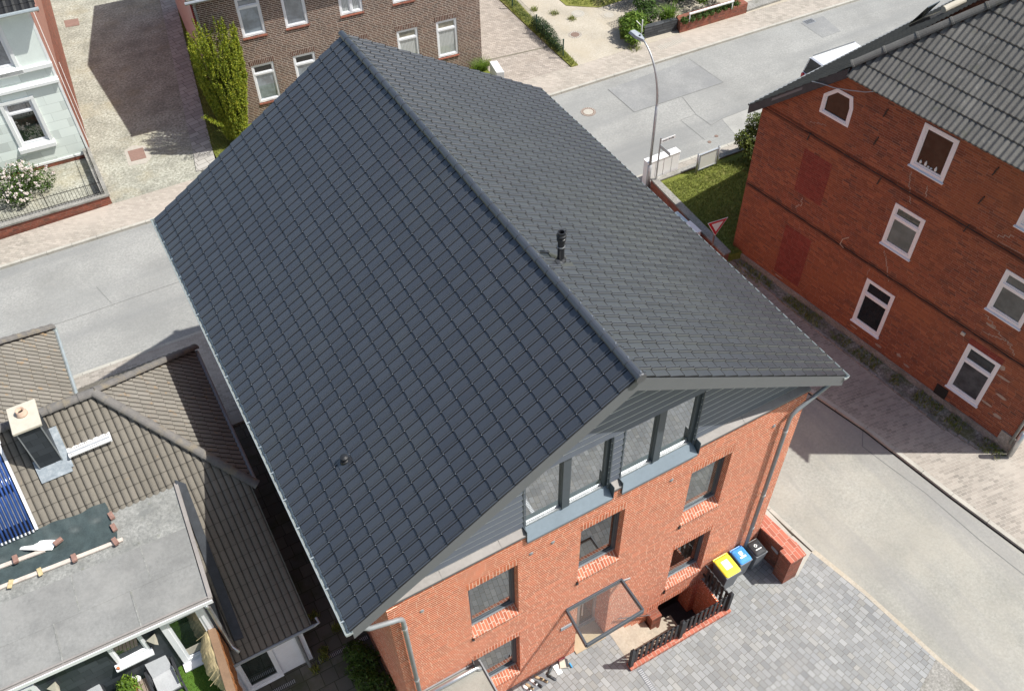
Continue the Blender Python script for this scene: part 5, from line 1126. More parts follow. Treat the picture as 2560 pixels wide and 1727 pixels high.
m.build('tread', 'cabinet_white', sg)
# solar thermal collector
SC = MB(); v0 = (7.12 - 3.42) * 1.359; v1 = (8.72 - 3.42) * 1.359; ue = 9 - 5.33
SC.fb(SP_, ue - .04, ue + .02, v0 - .02, v1, .08, .16); SC.fb(SP_, 1.0, ue + .05, v1 - .02, v1 + .13, .08, .2)
so = SC.build('solar_collector', 'white_pvc', NH)
m = MB(); u = ue - .10
while u > 1.0: m.tube([SP_.P(u, v0, .12), SP_.P(u, v1, .12)], .029, 8); u -= .088
m.build('tube', 'solar_blue', so, smooth=True)
m = MB(); u = ue - .144
while u > 1.0: m.fb(SP_, u - .012, u + .012, v0 + .28, v0 + 1.0, .085, .095); m.fb(SP_, u - .012, u + .012, v0 + 1.2, v1 - .2, .085, .095); u -= .088
m.build('reflector', 'solar_reflector', so)
m = MB(); u = ue - .10
while u > 1.0: m.tube([SP_.P(u, v0 - .05, .12), SP_.P(u, v0 + .01, .12)], .034, 8); u -= .088
m.build('end_cap', 'steel', so)
# ------------------------------------------------------------------ loose things on the felt roof
m = MB(); G_ = {}
outl = [(-9.2, 7.12), (-3.78, 6.97), (-3.82, 6.12), (-9.2, 6.32)]
nx, ny = 60, 10; vs = []
for i in range(nx + 1):
    for j in range(ny + 1):
        a = i / nx; c = j / ny
        x = -9.2 + (5.4 + .03 * math.sin(c * 9)) * a; yb = 6.28 - .2 * a + .02 * math.sin(a * 40); yt = 7.14 - .13 * a + .02 * math.sin(a * 33 + 1)
        y = yb + (yt - yb) * c
        zz = max(roofz(y) + .012, 2.76 + .92 * (y - 3.5) + .095 if y > 6.82 else 0) + .018 * math.sin(a * 70 + c * 5) * math.sin(c * 6 + a * 8) + .012 * rnd()
        vs.append((x, y, zz + .01))
m.add(vs, [(i * (ny + 1) + j, (i + 1) * (ny + 1) + j, (i + 1) * (ny + 1) + j + 1, i * (ny + 1) + j + 1) for i in range(nx) for j in range(ny)])
tag(m.build('tarpaulin', 'tarp', smooth=True), 'dark green plastic tarpaulin weighed down on the seam of felt roof and tiles', 'tarpaulin')
def plank_(p, q, w, h, label, mt='plank', nm='plank', grp='pale weathered planks on the tarpaulin'):
    m = MB(); p = Vector(p); q = Vector(q); n_ = 10; prev = None
    for i in range(n_):
        a = p.lerp(q, i / n_); c = p.lerp(q, (i + .995) / n_); m.bar(a + Vector((0, ru(-.004, .004), 0)), c + Vector((0, ru(-.004, .004), 0)), w, h)
    tag(m.build(nm, mt), label, 'plank', grp)
plank_((-3.70, 5.99, roofz(6) + .04), (-9.2, 6.30, roofz(6.2) + .04), .10, .04, 'long pale plank along the lower edge of the tarpaulin')
plank_((-5.35, 6.58, roofz(6.5) + .07), (-9.2, 6.84, roofz(6.7) + .07), .10, .04, 'shorter pale plank lying on top of the tarpaulin at the left')
def loose(x, y, a, label, mt='brick_loose', L=.21, w=.11, h=.07, dz=.03, grp='loose bricks weighing down the tarpaulin', cat='brick', nm='brick'):
    ca, sa = math.cos(a), math.sin(a); z = roofz(y) + dz; m = MB()
    P_ = lambda lx, ly, lz: (x + ca * lx - sa * ly, y + sa * lx + ca * ly, z + lz)
    m.hexa([P_(-L / 2, -w / 2, 0), P_(L / 2, -w / 2, 0), P_(L / 2, w / 2, 0), P_(-L / 2, w / 2, 0), P_(-L / 2, -w / 2, h), P_(L / 2, -w / 2, h), P_(L / 2, w / 2, h), P_(-L / 2, w / 2, h)])
    tag(m.build(nm, mt, bevel=.008), label, cat, grp)
loose(-3.77, 6.72, 1.75, 'reddish brick at the upper right corner of the tarpaulin'); loose(-3.80, 6.38, 1.72, 'reddish brick on the right edge of the tarpaulin, middle one')
loose(-3.86, 5.98, 1.8, 'reddish brick on the right end of the long plank', dz=.07); loose(-4.80, 6.02, 1.6, 'mossy dark red brick on the middle of the long plank', dz=.07)
loose(-5.98, 6.62, 1.6, 'reddish brick on the shorter plank at the far left', dz=.10); loose(-5.02, 6.60, .35, 'brown brick on the white cloth at the end of the shorter plank', dz=.10)
loose(-5.57, 6.07, 1.65, 'light wooden block lying across the long plank, right one', 'reed', .22, .10, .03, .07, 'light wooden blocks on the long plank', 'wood block', 'wood_block')
loose(-6.22, 6.09, 1.2, 'light wooden block lying across the long plank, left one', 'reed', .22, .10, .03, .07, 'light wooden blocks on the long plank', 'wood block', 'wood_block')
m = MB(); n_ = 12; vs = []
for i in range(n_ + 1):
    t_ = i / n_; x = -6.05 + .95 * t_; y = 7.02 - .42 * t_; w_ = .02 + .17 * math.sin(min(1, t_ * 1.1) * math.pi * .75)
    for s_ in (-1, -.3, .3, 1): vs.append((x + .1 * s_ * t_, y + w_ * s_ * .6 - .03 * t_, roofz(y) + .10 + .03 * math.sin(s_ * 2 + t_ * 7)))
m.add(vs, [(i * 4 + j, (i + 1) * 4 + j, (i + 1) * 4 + j + 1, i * 4 + j + 1) for i in range(n_) for j in range(3)])
tag(m.build('cloth', 'cloth_white', smooth=True), 'white pointed cloth scrap flapping on the tarpaulin', 'cloth')
# ------------------------------------------------------------------ roof terrace
TZ = 3.10
T_ = thing('terrace', 'raised terrace with bright green artificial turf at the lower left edge', 'terrace', (-5, 2, 0))
m = MB(); m.box(-9, -2.74, -1.6, 3.79, 0, TZ); m.build('base', 'white_render', T_)
m = MB(); m.box(-8.98, -2.76, -1.58, 3.78, TZ, TZ + .015); m.build('turf', 'turf', T_)
m = MB(); blades(m, [(ru(-5.4, -2.8), ru(2.2, 3.76), TZ + .015) for _ in range(3800)], .035, .012, 1); m.build('turf_blades', 'leaf_bright', T_)['kind'] = 'stuff'
m = MB(); m.hexa([(-2.78, 3.78, 4.10), (-2.60, 3.78, 4.10), (-2.70, .8, 4.10), (-2.92, .8, 4.10), (-2.78, 3.78, 4.18), (-2.60, 3.78, 4.18), (-2.70, .8, 4.18), (-2.92, .8, 4.18)])
BR = tag(m.build('timber_screen', 'wood_beam', bevel=.01), 'brown timber screen with a broad top rail at the edge of the turf terrace', 'screen')
m = MB(); n_ = 30
for i in range(n_):
    y0 = 3.76 - i * .099; y1 = y0 - .096; x = -2.60 - .034 * (3.78 - y0) + ru(-.012, .012); m.hexa([(x - .05, y0, 3.05), (x + .01 + ru(0, .03), y0, 3.05), (x + .01 + ru(0, .03), y1, 3.05), (x - .05, y1, 3.05), (x - .05, y0, 4.10), (x, y0, 4.10), (x, y1, 4.10), (x - .05, y1, 4.10)])
m.build('boards', 'wood_orange', BR)
m = MB(); n_ = 44; q = 5; vs = []
for i in range(n_ + 1):
    t_ = i / n_; y = 3.98 - 2.6 * t_; xb = -2.76 - .06 * t_; wd = (.05 + .34 * math.sin(min(1., t_ * 1.35 + .08) * math.pi) ** .7 + ru(-.018, .018))
    for j in range(q + 1): s_ = j / q; vs.append((xb - wd * s_, y + ru(-.008, .008), 4.16 - .05 * s_ - .35 * s_ * s_ + .02 * math.sin(i * .9 + j)))
m.add(vs, [(i * (q + 1) + j, (i + 1) * (q + 1) + j, (i + 1) * (q + 1) + j + 1, i * (q + 1) + j + 1) for i in range(n_) for j in range(q)])
rm = tag(m.build('reed_mat', 'reed'), 'frayed straw-coloured reed mat hanging over the inside of the timber screen', 'mat')
m = MB()
for i in range(10):
    y = 3.98 - ru(0, 2.6); x = -2.8; m.tube([(x - ru(0, .1), y, 4.15), (x - ru(.2, .38), y + ru(-.1, .1), 4.0 + ru(-.1, .08))], .006, 4)
m.build('loose_reeds', 'reed', rm)
def lounge(x, y, rz, label):
    L = thing('garden_chair', label, 'garden chair', (0, 0, 0), 'folding garden chairs with grey cushions on the turf terrace')
    for s in (-1, 1):
        m = MB(); m.bar((s * .29, -.42, .0), (s * .29, .30, .55), .045, .035); m.build('leg', 'black_wood', L)
        m = MB(); m.bar((s * .29, .36, .0), (s * .29, -.28, .42), .045, .035); m.build('leg', 'black_wood', L)
        m = MB(); m.bar((s * .32, -.38, .62), (s * .32, .28, .66), .055, .03); m.build('armrest', 'black_wood', L)
        m = MB(); m.bar((s * .27, .18, .38), (s * .27, .52, 1.02), .04, .03); m.build('back_post', 'black_wood', L)
    m = MB(); m.bar((-.3, -.40, .36), (.3, -.40, .36), .04, .04); m.bar((-.3, .28, .36), (.3, .28, .36), .04, .04); m.build('crossbar', 'black_wood', L)
    m = MB(); n_ = 22
    for i in range(n_): a = -.25 + .5 * i / n_; m.hexa([(a, -.40, .40), (a + .5 / n_ * .86, -.40, .40), (a + .5 / n_ * .86, .20, .39), (a, .20, .39), (a, -.40, .455), (a + .5 / n_ * .86, -.40, .455), (a + .5 / n_ * .86, .20, .45), (a, .20, .45)])
    m.box(-.25, .25, -.39, .19, .40, .448); m.build('seat_cushion', 'cushion', L, bevel=.0)
    m = MB()
    for i in range(n_): a = -.24 + .48 * i / n_; m.hexa([(a, .20, .44), (a + .019, .20, .44), (a + .019, .50, 1.0), (a, .50, 1.0), (a, .14, .47), (a + .019, .14, .47), (a + .019, .44, 1.03), (a, .44, 1.03)])
    m.hexa([(-.24, .2, .44), (.24, .2, .44), (.24, .5, 1.0), (-.24, .5, 1.0), (-.24, .148, .47), (.24, .148, .47), (.24, .448, 1.03), (-.24, .448, 1.03)])
    m.build('back_cushion', 'cushion', L)
    L.location = (x, y, TZ + .015); L.rotation_euler = (0, 0, rz); return L
c1 = lounge(-4.08, 3.62, 0, 'black folding garden chair with grey ribbed cushion below the white window'); c1.rotation_euler = (0, 0, .08)
c1.location.y = 3.42
dup(c1, (-5.62, 3.28, TZ + .015), -.06, 'black folding garden chair with grey cushion left of the potted plant')
TB = thing('garden_table', 'small weathered slatted wooden table between the garden chairs', 'table', (-4.72, 3.5, TZ))
for i in range(7): m = MB(); x = -5.02 + i * .088; m.bar((x, 3.62, TZ + .52), (x + .06, 2.5, TZ + .52), .072, .025); m.build('slat', 'wood_grey', TB)
for x, y in ((-4.98, 3.5), (-4.5, 3.5), (-4.92, 2.7), (-4.44, 2.7)): m = MB(); m.box(x - .025, x + .025, y - .025, y + .025, TZ + .01, TZ + .505); m.build('leg', 'wood_grey', TB)
def pot(x, y, z, r, h, n, L, label, lm='leaf_bright', pm='terracotta', sp=.3, nm='potted_plant'):
    P_ = thing(nm, label, 'potted plant', (x, y, z)); m = MB(); m.lathe((x, y, z), [(r * .68, 0), (r * .95, h * .8), (r * 1.05, h * .8), (r * 1.08, h), (r * .92, h), (r * .88, h * .85)], 20); m.build('pot', pm, P_, smooth=False)
    m = MB(); blob(m, (x, y, z + h + sp * .55), (sp, sp, sp * .75), n, L, L * .28, shell=.25); m.build('foliage', lm, P_); return P_
pot(-4.80, 3.42, TZ + .535, .14, .22, 420, .13, 'bright green leafy plant in an orange clay pot on the slatted table', sp=.27)
pot(-2.98, 3.62, TZ + .02, .1, .2, 260, .08, 'silvery-leaved plant in a dark pot in front of the patio door', 'leaf_silver', 'bin_grey', .16)
m = MB(); m.lathe((-4.62, 3.66, TZ + .53), [(.06, 0), (.07, .05), (.06, .09), (.05, .12), (.02, .125)], 14); m.tube([(-4.68, 3.70, TZ + .60), (-4.80, 3.80, TZ + .72)], .014, 6)
m.tube([(-4.66, 3.72, TZ + .56), (-4.76, 3.86, TZ + .66)], .012, 6); tag(m.build('watering_can', 'cloth_white'), 'small white watering can on the slatted table', 'watering can')
m = MB(); blob(m, (-3.0, 2.2, TZ + .12), (.3, .35, .16), 260, .16, .06, .3); tag(m.build('stone_pile', 'lamp_grey'), 'grey bag lying on the turf at the foot of the timber screen', 'bag') if False else None
# ------------------------------------------------------------------ vegetation
def shrub(name, label, clumps, n, L, w, lm, group=None, cat='shrub', stems=3, z0=0.):
    xs = [c[0] for c in clumps]; ys = [c[1] for c in clumps]; bx, by = sum(xs) / len(xs), sum(ys) / len(ys)
    R__ = thing(name, label, cat, (bx, by, z0), group); m = MB()
    tot = sum(c[3] ** 2 for c in clumps)
    for c in clumps: blob(m, c[:3], (c[3], c[3], c[3] * .85), int(n * c[3] ** 2 / tot), L, w, shell=.45)
    m.build('foliage', lm, R__); m = MB()
    for i in range(stems):
        c = clumps[i % len(clumps)]; m.tube([(bx + ru(-.08, .08), by + ru(-.08, .08), z0 - .02), ((bx + c[0]) / 2, (by + c[1]) / 2, z0 + (c[2] - z0) * .6), (c[0], c[1], c[2])], [.03, .02, .01], 6)
    m.build('stem', 'trunk', R__); return R__
# yew column
Y_ = thing('yew_tree', 'tall golden-green columnar yew beside the dark brown brick house', 'tree', (5.15, 28.55, 0))
m = MB(); m.tube([(5.15, 28.55, 0), (5.2, 28.5, 1.6), (5.25, 28.5, 3.6)], [.14, .11, .06], 10)
for i in range(14): a = i * 2.4; m.tube([(5.2, 28.5, .6 + i * .2), (5.2 + math.cos(a) * .4, 28.5 + math.sin(a) * .4, 1.6 + i * .26)], [.04, .015], 5)
m.build('trunk', 'trunk', Y_)
cx, cy = 5.25, 28.5; m = MB()
def rprof(z): return (.34 + .56 * min(1, z / 3.0)) * (1 if z < 4.1 else max(.0, 1 - ((z - 4.1) / 2.2) ** 2) ** .5 * .98)
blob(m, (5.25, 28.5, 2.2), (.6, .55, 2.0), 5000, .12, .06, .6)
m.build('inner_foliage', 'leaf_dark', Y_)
m = MB()
for i in range(760):
    z0 = ru(.25, 4.7); a = rnd() * 6.283; rr = rprof(z0) * (1 if rnd() < .8 else ru(.3, .9)); x0, y0 = cx + math.cos(a) * rr * 1.0 + (z0 - 2) * .03, cy + math.sin(a) * rr * .95
    hgt = ru(.3, 1.05) * (1.15 if z0 > 3.8 else 1); lean = .16
    steps = int(hgt / .055)
    for k in range(steps):
        t_ = k / steps; px_, py_, pz = x0 + math.cos(a) * lean * t_, y0 + math.sin(a) * lean * t_, z0 + hgt * t_; rad = .075 * (1 - t_) ** .6 + .010
        for _ in range(6):
            b_ = rnd() * 6.283; d_ = Vector((math.cos(b_), math.sin(b_), ru(.1, .9)))
            leaf(m, Vector((px_, py_, pz)) + d_ * rad * .7, d_ + rv() * .4, .085, .036)
for s_ in range(10):  # side spray low on the left
    a = math.radians(160 + s_ * 3); 
    for k in range(40):
        t_ = k / 40; p_ = Vector((4.75 - .75 * t_ - .02 * s_, 28.1 - .05 * s_, 1.3 + .75 * t_ + .03 * s_)); leaf(m, p_ + rv() * .07, rv(), .08, .03)
m.build('foliage', 'leaf_yew', Y_)
m = MB(); pts = []
for _ in range(1500):
    u_ = ru(0, 11.6); p_ = FO.P(u_, 0, ru(.05, .62)); 
    if math.sin(u_ * 2.3) + math.sin(u_ * 5.1 + 1) > -.4: pts.append((p_.x, p_.y, .03))
blades(m, pts, .10, .022, 2, .04); tag(m.build('weeds', 'blade'), 'weeds and moss growing in the gravel strip along the old brick house', 'weeds', kind='stuff')
# rose bush
R_B = shrub('rose_bush', 'rose bush covered in pale pink blossoms in front of the mint-green house', [(-3.9, 29.9, .75, .75), (-3.2, 29.5, .6, .6), (-4.7, 29.5, .8, .8), (-5.5, 29.7, .9, .8), (-4.3, 28.95, .5, .55), (-4.0, 29.5, 1.1, .5), (-5.0, 30, 1.2, .6)], 4200, .12, .055, 'leaf_shrub', cat='rose bush')
m = MB()
for i in range(110):
    c = random.choice([(-3.9, 29.9, .75, .75), (-3.2, 29.5, .6, .6), (-4.7, 29.5, .8, .8), (-5.5, 29.7, .9, .8), (-4.3, 28.95, .5, .55), (-4.0, 29.5, 1.1, .5)])
    v = rv().normalized(); v.z = abs(v.z); v.y = -abs(v.y) if rnd() < .6 else v.y; p_ = Vector(c[:3]) + v * c[3] * 1.0
    blob(m, p_, .055, 14, .07, .06, .3)
m.build('blossom', 'petal', R_B)
# alley shrub, in front of the gable's left corner
shrub('alley_shrub', 'dark green leafy shrub in the shaded alley beside the new brick house', [(.25, 3.2, .5, .36), (.42, 2.75, .6, .38), (.2, 2.3, .55, .38), (.45, 1.9, .6, .42), (.2, 1.5, .5, .4), (.55, 1.3, .4, .38), (.1, 2.8, .3, .3)], 3600, .10, .055, 'leaf_shrub')
m = MB()
for x, y in ((-.9, 3.5), (-.55, 3.7), (-.35, 5.0), (-.5, 3.9), (.1, 4.3)): blades(m, [(x + ru(-.1, .1), y + ru(-.1, .1), 0) for _ in range(26)], .15, .03, 2)
tag(m.build('weeds', 'blade'), 'weeds sprouting from the joints of the shaded alley paving', 'weeds', kind='stuff')
# bush by the raised lawn
shrub('laurel_bush', 'glossy rounded laurel bush at the corner of the old brick house by the street', [(24.0, 15.3, 1.3, .62), (24.5, 15.6, 1.7, .6), (23.9, 14.9, 1.0, .55), (24.4, 15.1, 2.1, .45), (23.6, 15.4, 1.4, .42), (24.7, 14.9, 1.3, .6)], 5200, .13, .06, 'leaf_glossy', z0=.36)
# strip hedge between driveways
shrub('hedge', 'low straggly hedge between the pink paved drive and the sandy driveway', [(21.78, 27.9, .35, .32), (21.84, 28.35, .42, .36), (21.9, 28.8, .5, .38), (21.92, 29.25, .5, .38), (21.98, 29.7, .5, .36), (22.0, 30.15, .42, .3), (21.8, 27.5, .25, .24)], 3600, .07, .04, 'leaf_dark', cat='hedge', stems=7)
# corner bushes and planting behind the red wall
shrub('bright_bush', 'bright green broad-leaved bush beside the grey slate wall', [(25.6, 26.6, .7, .6), (26.1, 26.9, .8, .55), (25.4, 26.1, .5, .45), (25.9, 27.3, .6, .5)], 2400, .2, .07, 'leaf_bright')
shrub('ornamental_grass', 'clump of yellow-green ribbon grass behind the slate wall', [(28.0, 26.75, .8, .42)], 60, .1, .03, 'leaf_bright', cat='grass clump', stems=1)
m = MB(); blades(m, [(28.0 + ru(-.35, .35), 26.75 + ru(-.3, .3), .25) for _ in range(90)], .75, .035, 3, .1)
tag(m.build('grass_blades', 'leaf_bright'), 'long arching ribbon grass blades behind the slate wall', 'ornamental grass', kind='stuff')
shrub('dark_shrub', 'dark green shrub behind the slate wall, left of the ribbon grass', [(27.0, 27.2, .8, .6), (27.2, 27.8, 1.1, .6)], 1800, .12, .06, 'leaf_shrub')
shrub('dark_tree', 'large dark evergreen crown rising behind the red planter wall', [(29.3, 28.0, 1.3, 1.0), (30.6, 28.1, 1.5, 1.1), (29.9, 29.2, 1.9, 1.1), (31.6, 28.3, 1.3, 1.0), (28.4, 28.8, 1.4, .9), (32.4, 28.6, 1.1, .9), (28.0, 30.0, 1.5, 1.2), (29.2, 30.6, 1.9, 1.3), (31.2, 30.2, 2.0, 1.3), (33.0, 29.8, 1.5, 1.2), (34.2, 28.8, 1.0, .9)], 15000, .16, .07, 'leaf_dark', cat='shrub', stems=6)
shrub('flowering_shrub', 'light green shrub with a few orange blossoms above the red planter wall', [(30.3, 26.9, .9, .4), (31.1, 26.9, 1.0, .4), (31.9, 27.1, .9, .45)], 1500, .12, .05, 'leaf_bright')
IV = shrub('ivy', 'green ivy trailing over the top of the red brick planter wall', [(28.4 + i * .42, 25.86, .62, .22) for i in range(9)], 3000, .09, .05, 'leaf_shrub', cat='ivy', stems=4)
SW = MB(); SW.hexa([(26.2, 26.28, 0), (28.15, 26.12, 0), (28.15, 26.4, 0), (26.2, 26.56, 0), (26.2, 26.28, .62), (28.15, 26.12, .62), (28.15, 26.4, .62), (26.2, 26.56, .62)])
tag(SW.build('slate_stone_wall', 'slate_wall'), 'low wall clad in dark grey slate beside the red planter wall', 'wall')
PW = MB(); PW.prism([(28.12, 25.80), (32.4, 25.64), (32.4, 26.3), (28.35, 26.5)], -.05, .58); pw = tag(PW.build('planter_wall', 'brick_garden'), 'low red brick planter wall overgrown with ivy along the far pavement', 'wall')
PW = MB(); PW.bar((28.6, 25.78, .95), (31.4, 25.66, .95), .07, .07); PW.bar((28.65, 25.78, .5), (28.65, 25.78, .95), .04, .04); PW.bar((31.35, 25.67, .5), (31.35, 25.67, .95), .04, .04); PW.build('railing', 'cabinet_white', pw)
m = MB(); m.box(32.5, 48, 25.7, 26.4, -.02, .12); struct(m.build('garden_edge', 'exposed'))
m = MB(); m.tube([(25.75, 25.95, 0), (25.75, 25.95, 1.35)], .03, 8); m.tube([(25.75, 25.95, 1.0), (25.55, 26.2, 1.25)], .02, 6); tag(m.build('bollard', 'cloth_white'), 'thin white marker post in front of the bright green bush', 'post')
for y, x, lb in ((26.89, 21.66, 'dark green fence post nearest the street beside the pink paved drive'), (29.67, 21.75, 'dark green fence post in the middle of the low hedge'), (32.57, 21.95, 'dark green fence post farthest up the drive, at the top edge')):
    m = MB(); m.tube([(x, y, 0), (x, y, 1.02)], .035, 8); m.lathe((x, y, 1.02), [(.042, 0), (.042, .03), (.01, .05)], 8); tag(m.build('fence_post', 'plant_post'), lb, 'fence post', 'dark green fence posts')
m = MB()
for (xa, ya), (xb, yb) in (((21.66, 26.89), (21.75, 29.67)), ((21.75, 29.67), (21.95, 32.57)), ((21.95, 32.57), (22.3, 36))):
    for i in range(6): m.tube([(xa, ya, .1 + i * .17), (xb, yb, .1 + i * .17)], .004, 4)
    for i in range(56): t_ = i / 56; m.tube([(xa + (xb - xa) * t_, ya + (yb - ya) * t_, .08), (xa + (xb - xa) * t_, ya + (yb - ya) * t_, .98)], .003, 3)
tag(m.build('wire_fence', 'plant_post'), 'thin green wire mesh between the fence posts of the low hedge', 'fence')
m = MB(); blades(m, [(17.55 + ru(-.3, .3), 28.0 + ru(-.15, .15), 0) for _ in range(160)], .5, .02, 3, .05); tag(m.build('grass_tuft', 'leaf_bright'), 'bright green grass tuft at the foot of the brown brick house by the cabinet', 'plant', kind='stuff')
m = MB(); m.hexa([(17.35, 26.0, 0), (17.70, 25.85, 0), (17.80, 26.75, 0), (17.45, 26.85, 0), (17.35, 26.0, 1.02), (17.70, 25.85, 1.02), (17.80, 26.75, 1.14), (17.45, 26.85, 1.14)])
o = tag(m.build('utility_cabinet', 'cabinet', bevel=.015), 'narrow off-white distribution cabinet by the corner of the brown brick house', 'cabinet')
m = MB(); m.add([(17.56, 25.899, .55), (17.66, 25.859, .55), (17.66, 25.859, .68), (17.56, 25.899, .68)], [(0, 1, 2, 3)]); m.build('label_plate', 'galv', o, recalc=False)
# covers on the gravel drive
m = MB(); m.prism([(.35, 29.3), (1.1, 29.1), (1.42, 29.5), (1.38, 30.4), (.9, 30.75), (.45, 30.55)], -.02, .012); o = tag(m.build('inspection_cover', 'concrete_lid'), 'square rusty cover in a pale concrete collar in the gravel drive', 'cover')
m = MB(); m.hexa([(.53, 29.55, .0125), (1.2, 29.48, .0125), (1.25, 30.34, .0125), (.57, 30.41, .0125), (.53, 29.55, .022), (1.2, 29.48, .022), (1.25, 30.34, .022), (.57, 30.41, .022)]); m.build('lid', 'rust_plate', o)
m = MB(); m.hexa([(.47, 43.3, 0), (1.17, 43.17, 0), (1.25, 43.95, 0), (.52, 44.1, 0), (.47, 43.3, .02), (1.17, 43.17, .02), (1.25, 43.95, .02), (.52, 44.1, .02)]); tag(m.build('inspection_cover', 'rust_plate'), 'rectangular reddish cover at the far end of the gravel drive', 'cover')
# ------------------------------------------------------------------ street furniture
LX, LYY = 19.3, 15.5
SLP = thing('street_lamp', 'tall curved grey street lamp reaching over the main street', 'street lamp', (LX, LYY + .55, 0))
SLP.location = (LX, 16.2, 0)
m = MB(); m.tube([(LX, 16.2, 0), (LX, 16.2, 1.2)], .09, 12); pth = [(LX, 16.2, 1.2), (LX, 16.2, 4.0)]
for k in range(13):
    a = k / 12; pth.append((LX, 16.2 + 1.6 * (1 - math.cos(a * 1.38)), 4.0 + 2.35 * math.sin(a * 1.38)))
lx, ly, lz = pth[-1]
m.tube(pth, [.06] * 2 + [.055 - .002 * k for k in range(13)], 12); m.build('pole', 'galv', SLP, smooth=True)
m = MB(); m.add([(lx - .05, ly - .05, lz - .06), (lx + .05, ly - .05, lz - .06), (lx + .17, ly + .28, lz - .05), (lx + .15, ly + .78, lz - .05), (lx - .15, ly + .78, lz - .05), (lx - .17, ly + .28, lz - .05), (lx - .04, ly - .05, lz + .05), (lx + .04, ly - .05, lz + .05), (lx + .13, ly + .28, lz + .07), (lx + .10, ly + .74, lz + .05), (lx - .10, ly + .74, lz + .05), (lx - .13, ly + .28, lz + .07)],
    [(0, 1, 2, 3, 4, 5), (6, 7, 8, 9, 10, 11)] + [(i, (i + 1) % 6, 6 + (i + 1) % 6, 6 + i) for i in range(6)]); hd_ = m.build('lamp_head', 'lamp_grey', SLP, bevel=.01)
m = MB(); m.lathe((lx, ly + .22, lz + .065), [(.04, 0), (.04, .03), (.02, .04)], 10); m.build('sensor', 'bin_black', hd_)
SN = thing('street_name_sign', 'street name post with two narrow white name plates beside the lamp', 'street sign', (19.42, 15.85, 0))
m = MB(); m.tube([(19.42, 15.85, 0), (19.42, 15.85, 2.75)], .035, 10); m.build('post', 'galv', SN)
def textobj(txt, size, loc, rot, mt, parent, ext=.002):
    cu = bpy.data.curves.new('lettering', 'FONT'); cu.body = txt; cu.size = size; cu.align_x = 'CENTER'; cu.align_y = 'CENTER'; cu.extrude = ext
    o = bpy.data.objects.new('lettering', cu); col.objects.link(o); bpy.context.view_layer.update()
    me = bpy.data.meshes.new_from_object(o); bpy.data.objects.remove(o)
    o = bpy.data.objects.new('lettering', me); col.objects.link(o); me.materials.clear(); me.materials.append(MATS[mt]); o.parent = parent; o.location = Vector(loc) - wloc(parent); o.rotation_euler = rot
    return o
m = MB(); m.box(19.46, 20.16, 15.84, 15.86, 2.46, 2.62); p1 = m.build('name_plate', 'cabinet_white', SN); textobj('mmer Straße', .11, (19.81, 15.836, 2.54), (math.pi / 2, 0, 0), 'bin_black', p1)
m = MB(); m.box(19.41, 19.43, 15.15, 15.82, 2.26, 2.42); m.build('name_plate', 'galv', SN)
NB = thing('notice_board', 'white notice board seen from behind between two grey posts on the lawn edge', 'sign', (21.9, 15.58, 0))
for x in (21.36, 22.45): m = MB(); m.tube([(x, 15.58, .30), (x, 15.58, 1.36)], .05, 10); m.build('post', 'galv', NB, smooth=True)
m = MB(); m.box(21.48, 22.33, 15.56, 15.60, .55, 1.27); m.build('panel', 'cabinet', NB)
m = MB(); m.box(21.42, 22.39, 15.54, 15.62, 1.27, 1.31); m.box(21.42, 22.39, 15.545, 15.615, .51, .549); m.box(21.44, 21.48, 15.55, 15.61, .55, 1.27); m.box(22.33, 22.37, 15.55, 15.61, .55, 1.27); m.build('frame', 'lamp_grey', NB)
for x0, x1, lb in ((19.22, 20.02, 'large white street distribution cabinet directly behind the lamp post'), (20.05, 20.86, 'large white street distribution cabinet nearer the notice board')):
    m = MB(); m.box(x0, x1, 16.20, 16.52, 0, 1.27); o = tag(m.build('distribution_cabinet', 'cabinet_white', bevel=.01), lb, 'cabinet', 'white distribution cabinets by the kerb')
    m = MB(); m.box(x0 - .012, x1 + .012, 16.18, 16.54, 1.271, 1.32); m.build('top', 'cabinet_white', o)
    m = MB(); m.box((x0 + x1) / 2 - .004, (x0 + x1) / 2 + .004, 16.194, 16.2, .1, 1.2); m.build('door_gap', 'bin_grey', o)
m = MB(); m.box(18.27, 18.58, 11.78, 12.47, 0, 1.16); o = tag(m.build('white_box', 'cabinet_white', bevel=.01), 'white box-shaped cabinet standing in front of the lawn wall beyond the roof edge', 'cabinet')
m = MB(); m.box(18.25, 18.60, 11.76, 12.49, 1.161, 1.2); m.build('top', 'sheet_blue' if False else 'cabinet_white', o)
m = MB(); m.box(18.32, 18.60, 12.52, 13.30, .0, 1.1); o = tag(m.build('wrapped_stack', 'zinc_gutter', bevel=.02), 'grey-white wrapped stack next to the white box at the lawn wall', 'stack')
# give-way sign
YS = thing('give_way_sign', 'triangular red and white give-way sign on a brown post by the side street', 'traffic sign', (18.85, 11.3, 0))
m = MB(); m.tube([(18.85, 11.3, 0), (18.85, 11.3, 1.9)], .032, 10); m.build('post', 'cast_iron', YS)
sd = Vector((.92, -.10, 0)).normalized(); sn_ = Vector((-.10, -.92, 0)).normalized()
def tri(r, d, zc=1.74):
    c = Vector((18.85, 11.3, zc)) + sn_ * d; return [c + sd * (r * math.cos(a)) + Vector((0, 0, 1)) * (r * math.sin(a)) for a in (math.pi / 6, math.pi * 5 / 6, -math.pi / 2)]
m = MB(); a, b_ = tri(.52, .04), tri(.52, .05); m.add(a + b_, [(0, 1, 2), (3, 4, 5), (0, 1, 4, 3), (1, 2, 5, 4), (2, 0, 3, 5)]); pl_ = m.build('plate', 'cabinet_white', YS)
m = MB(); m.poly(tri(.48, .053)); m.build('red_border', 'red_sign', pl_, recalc=False)
m = MB(); m.poly(tri(.30, .056)); m.build('white_centre', 'cabinet_white', pl_, recalc=False)
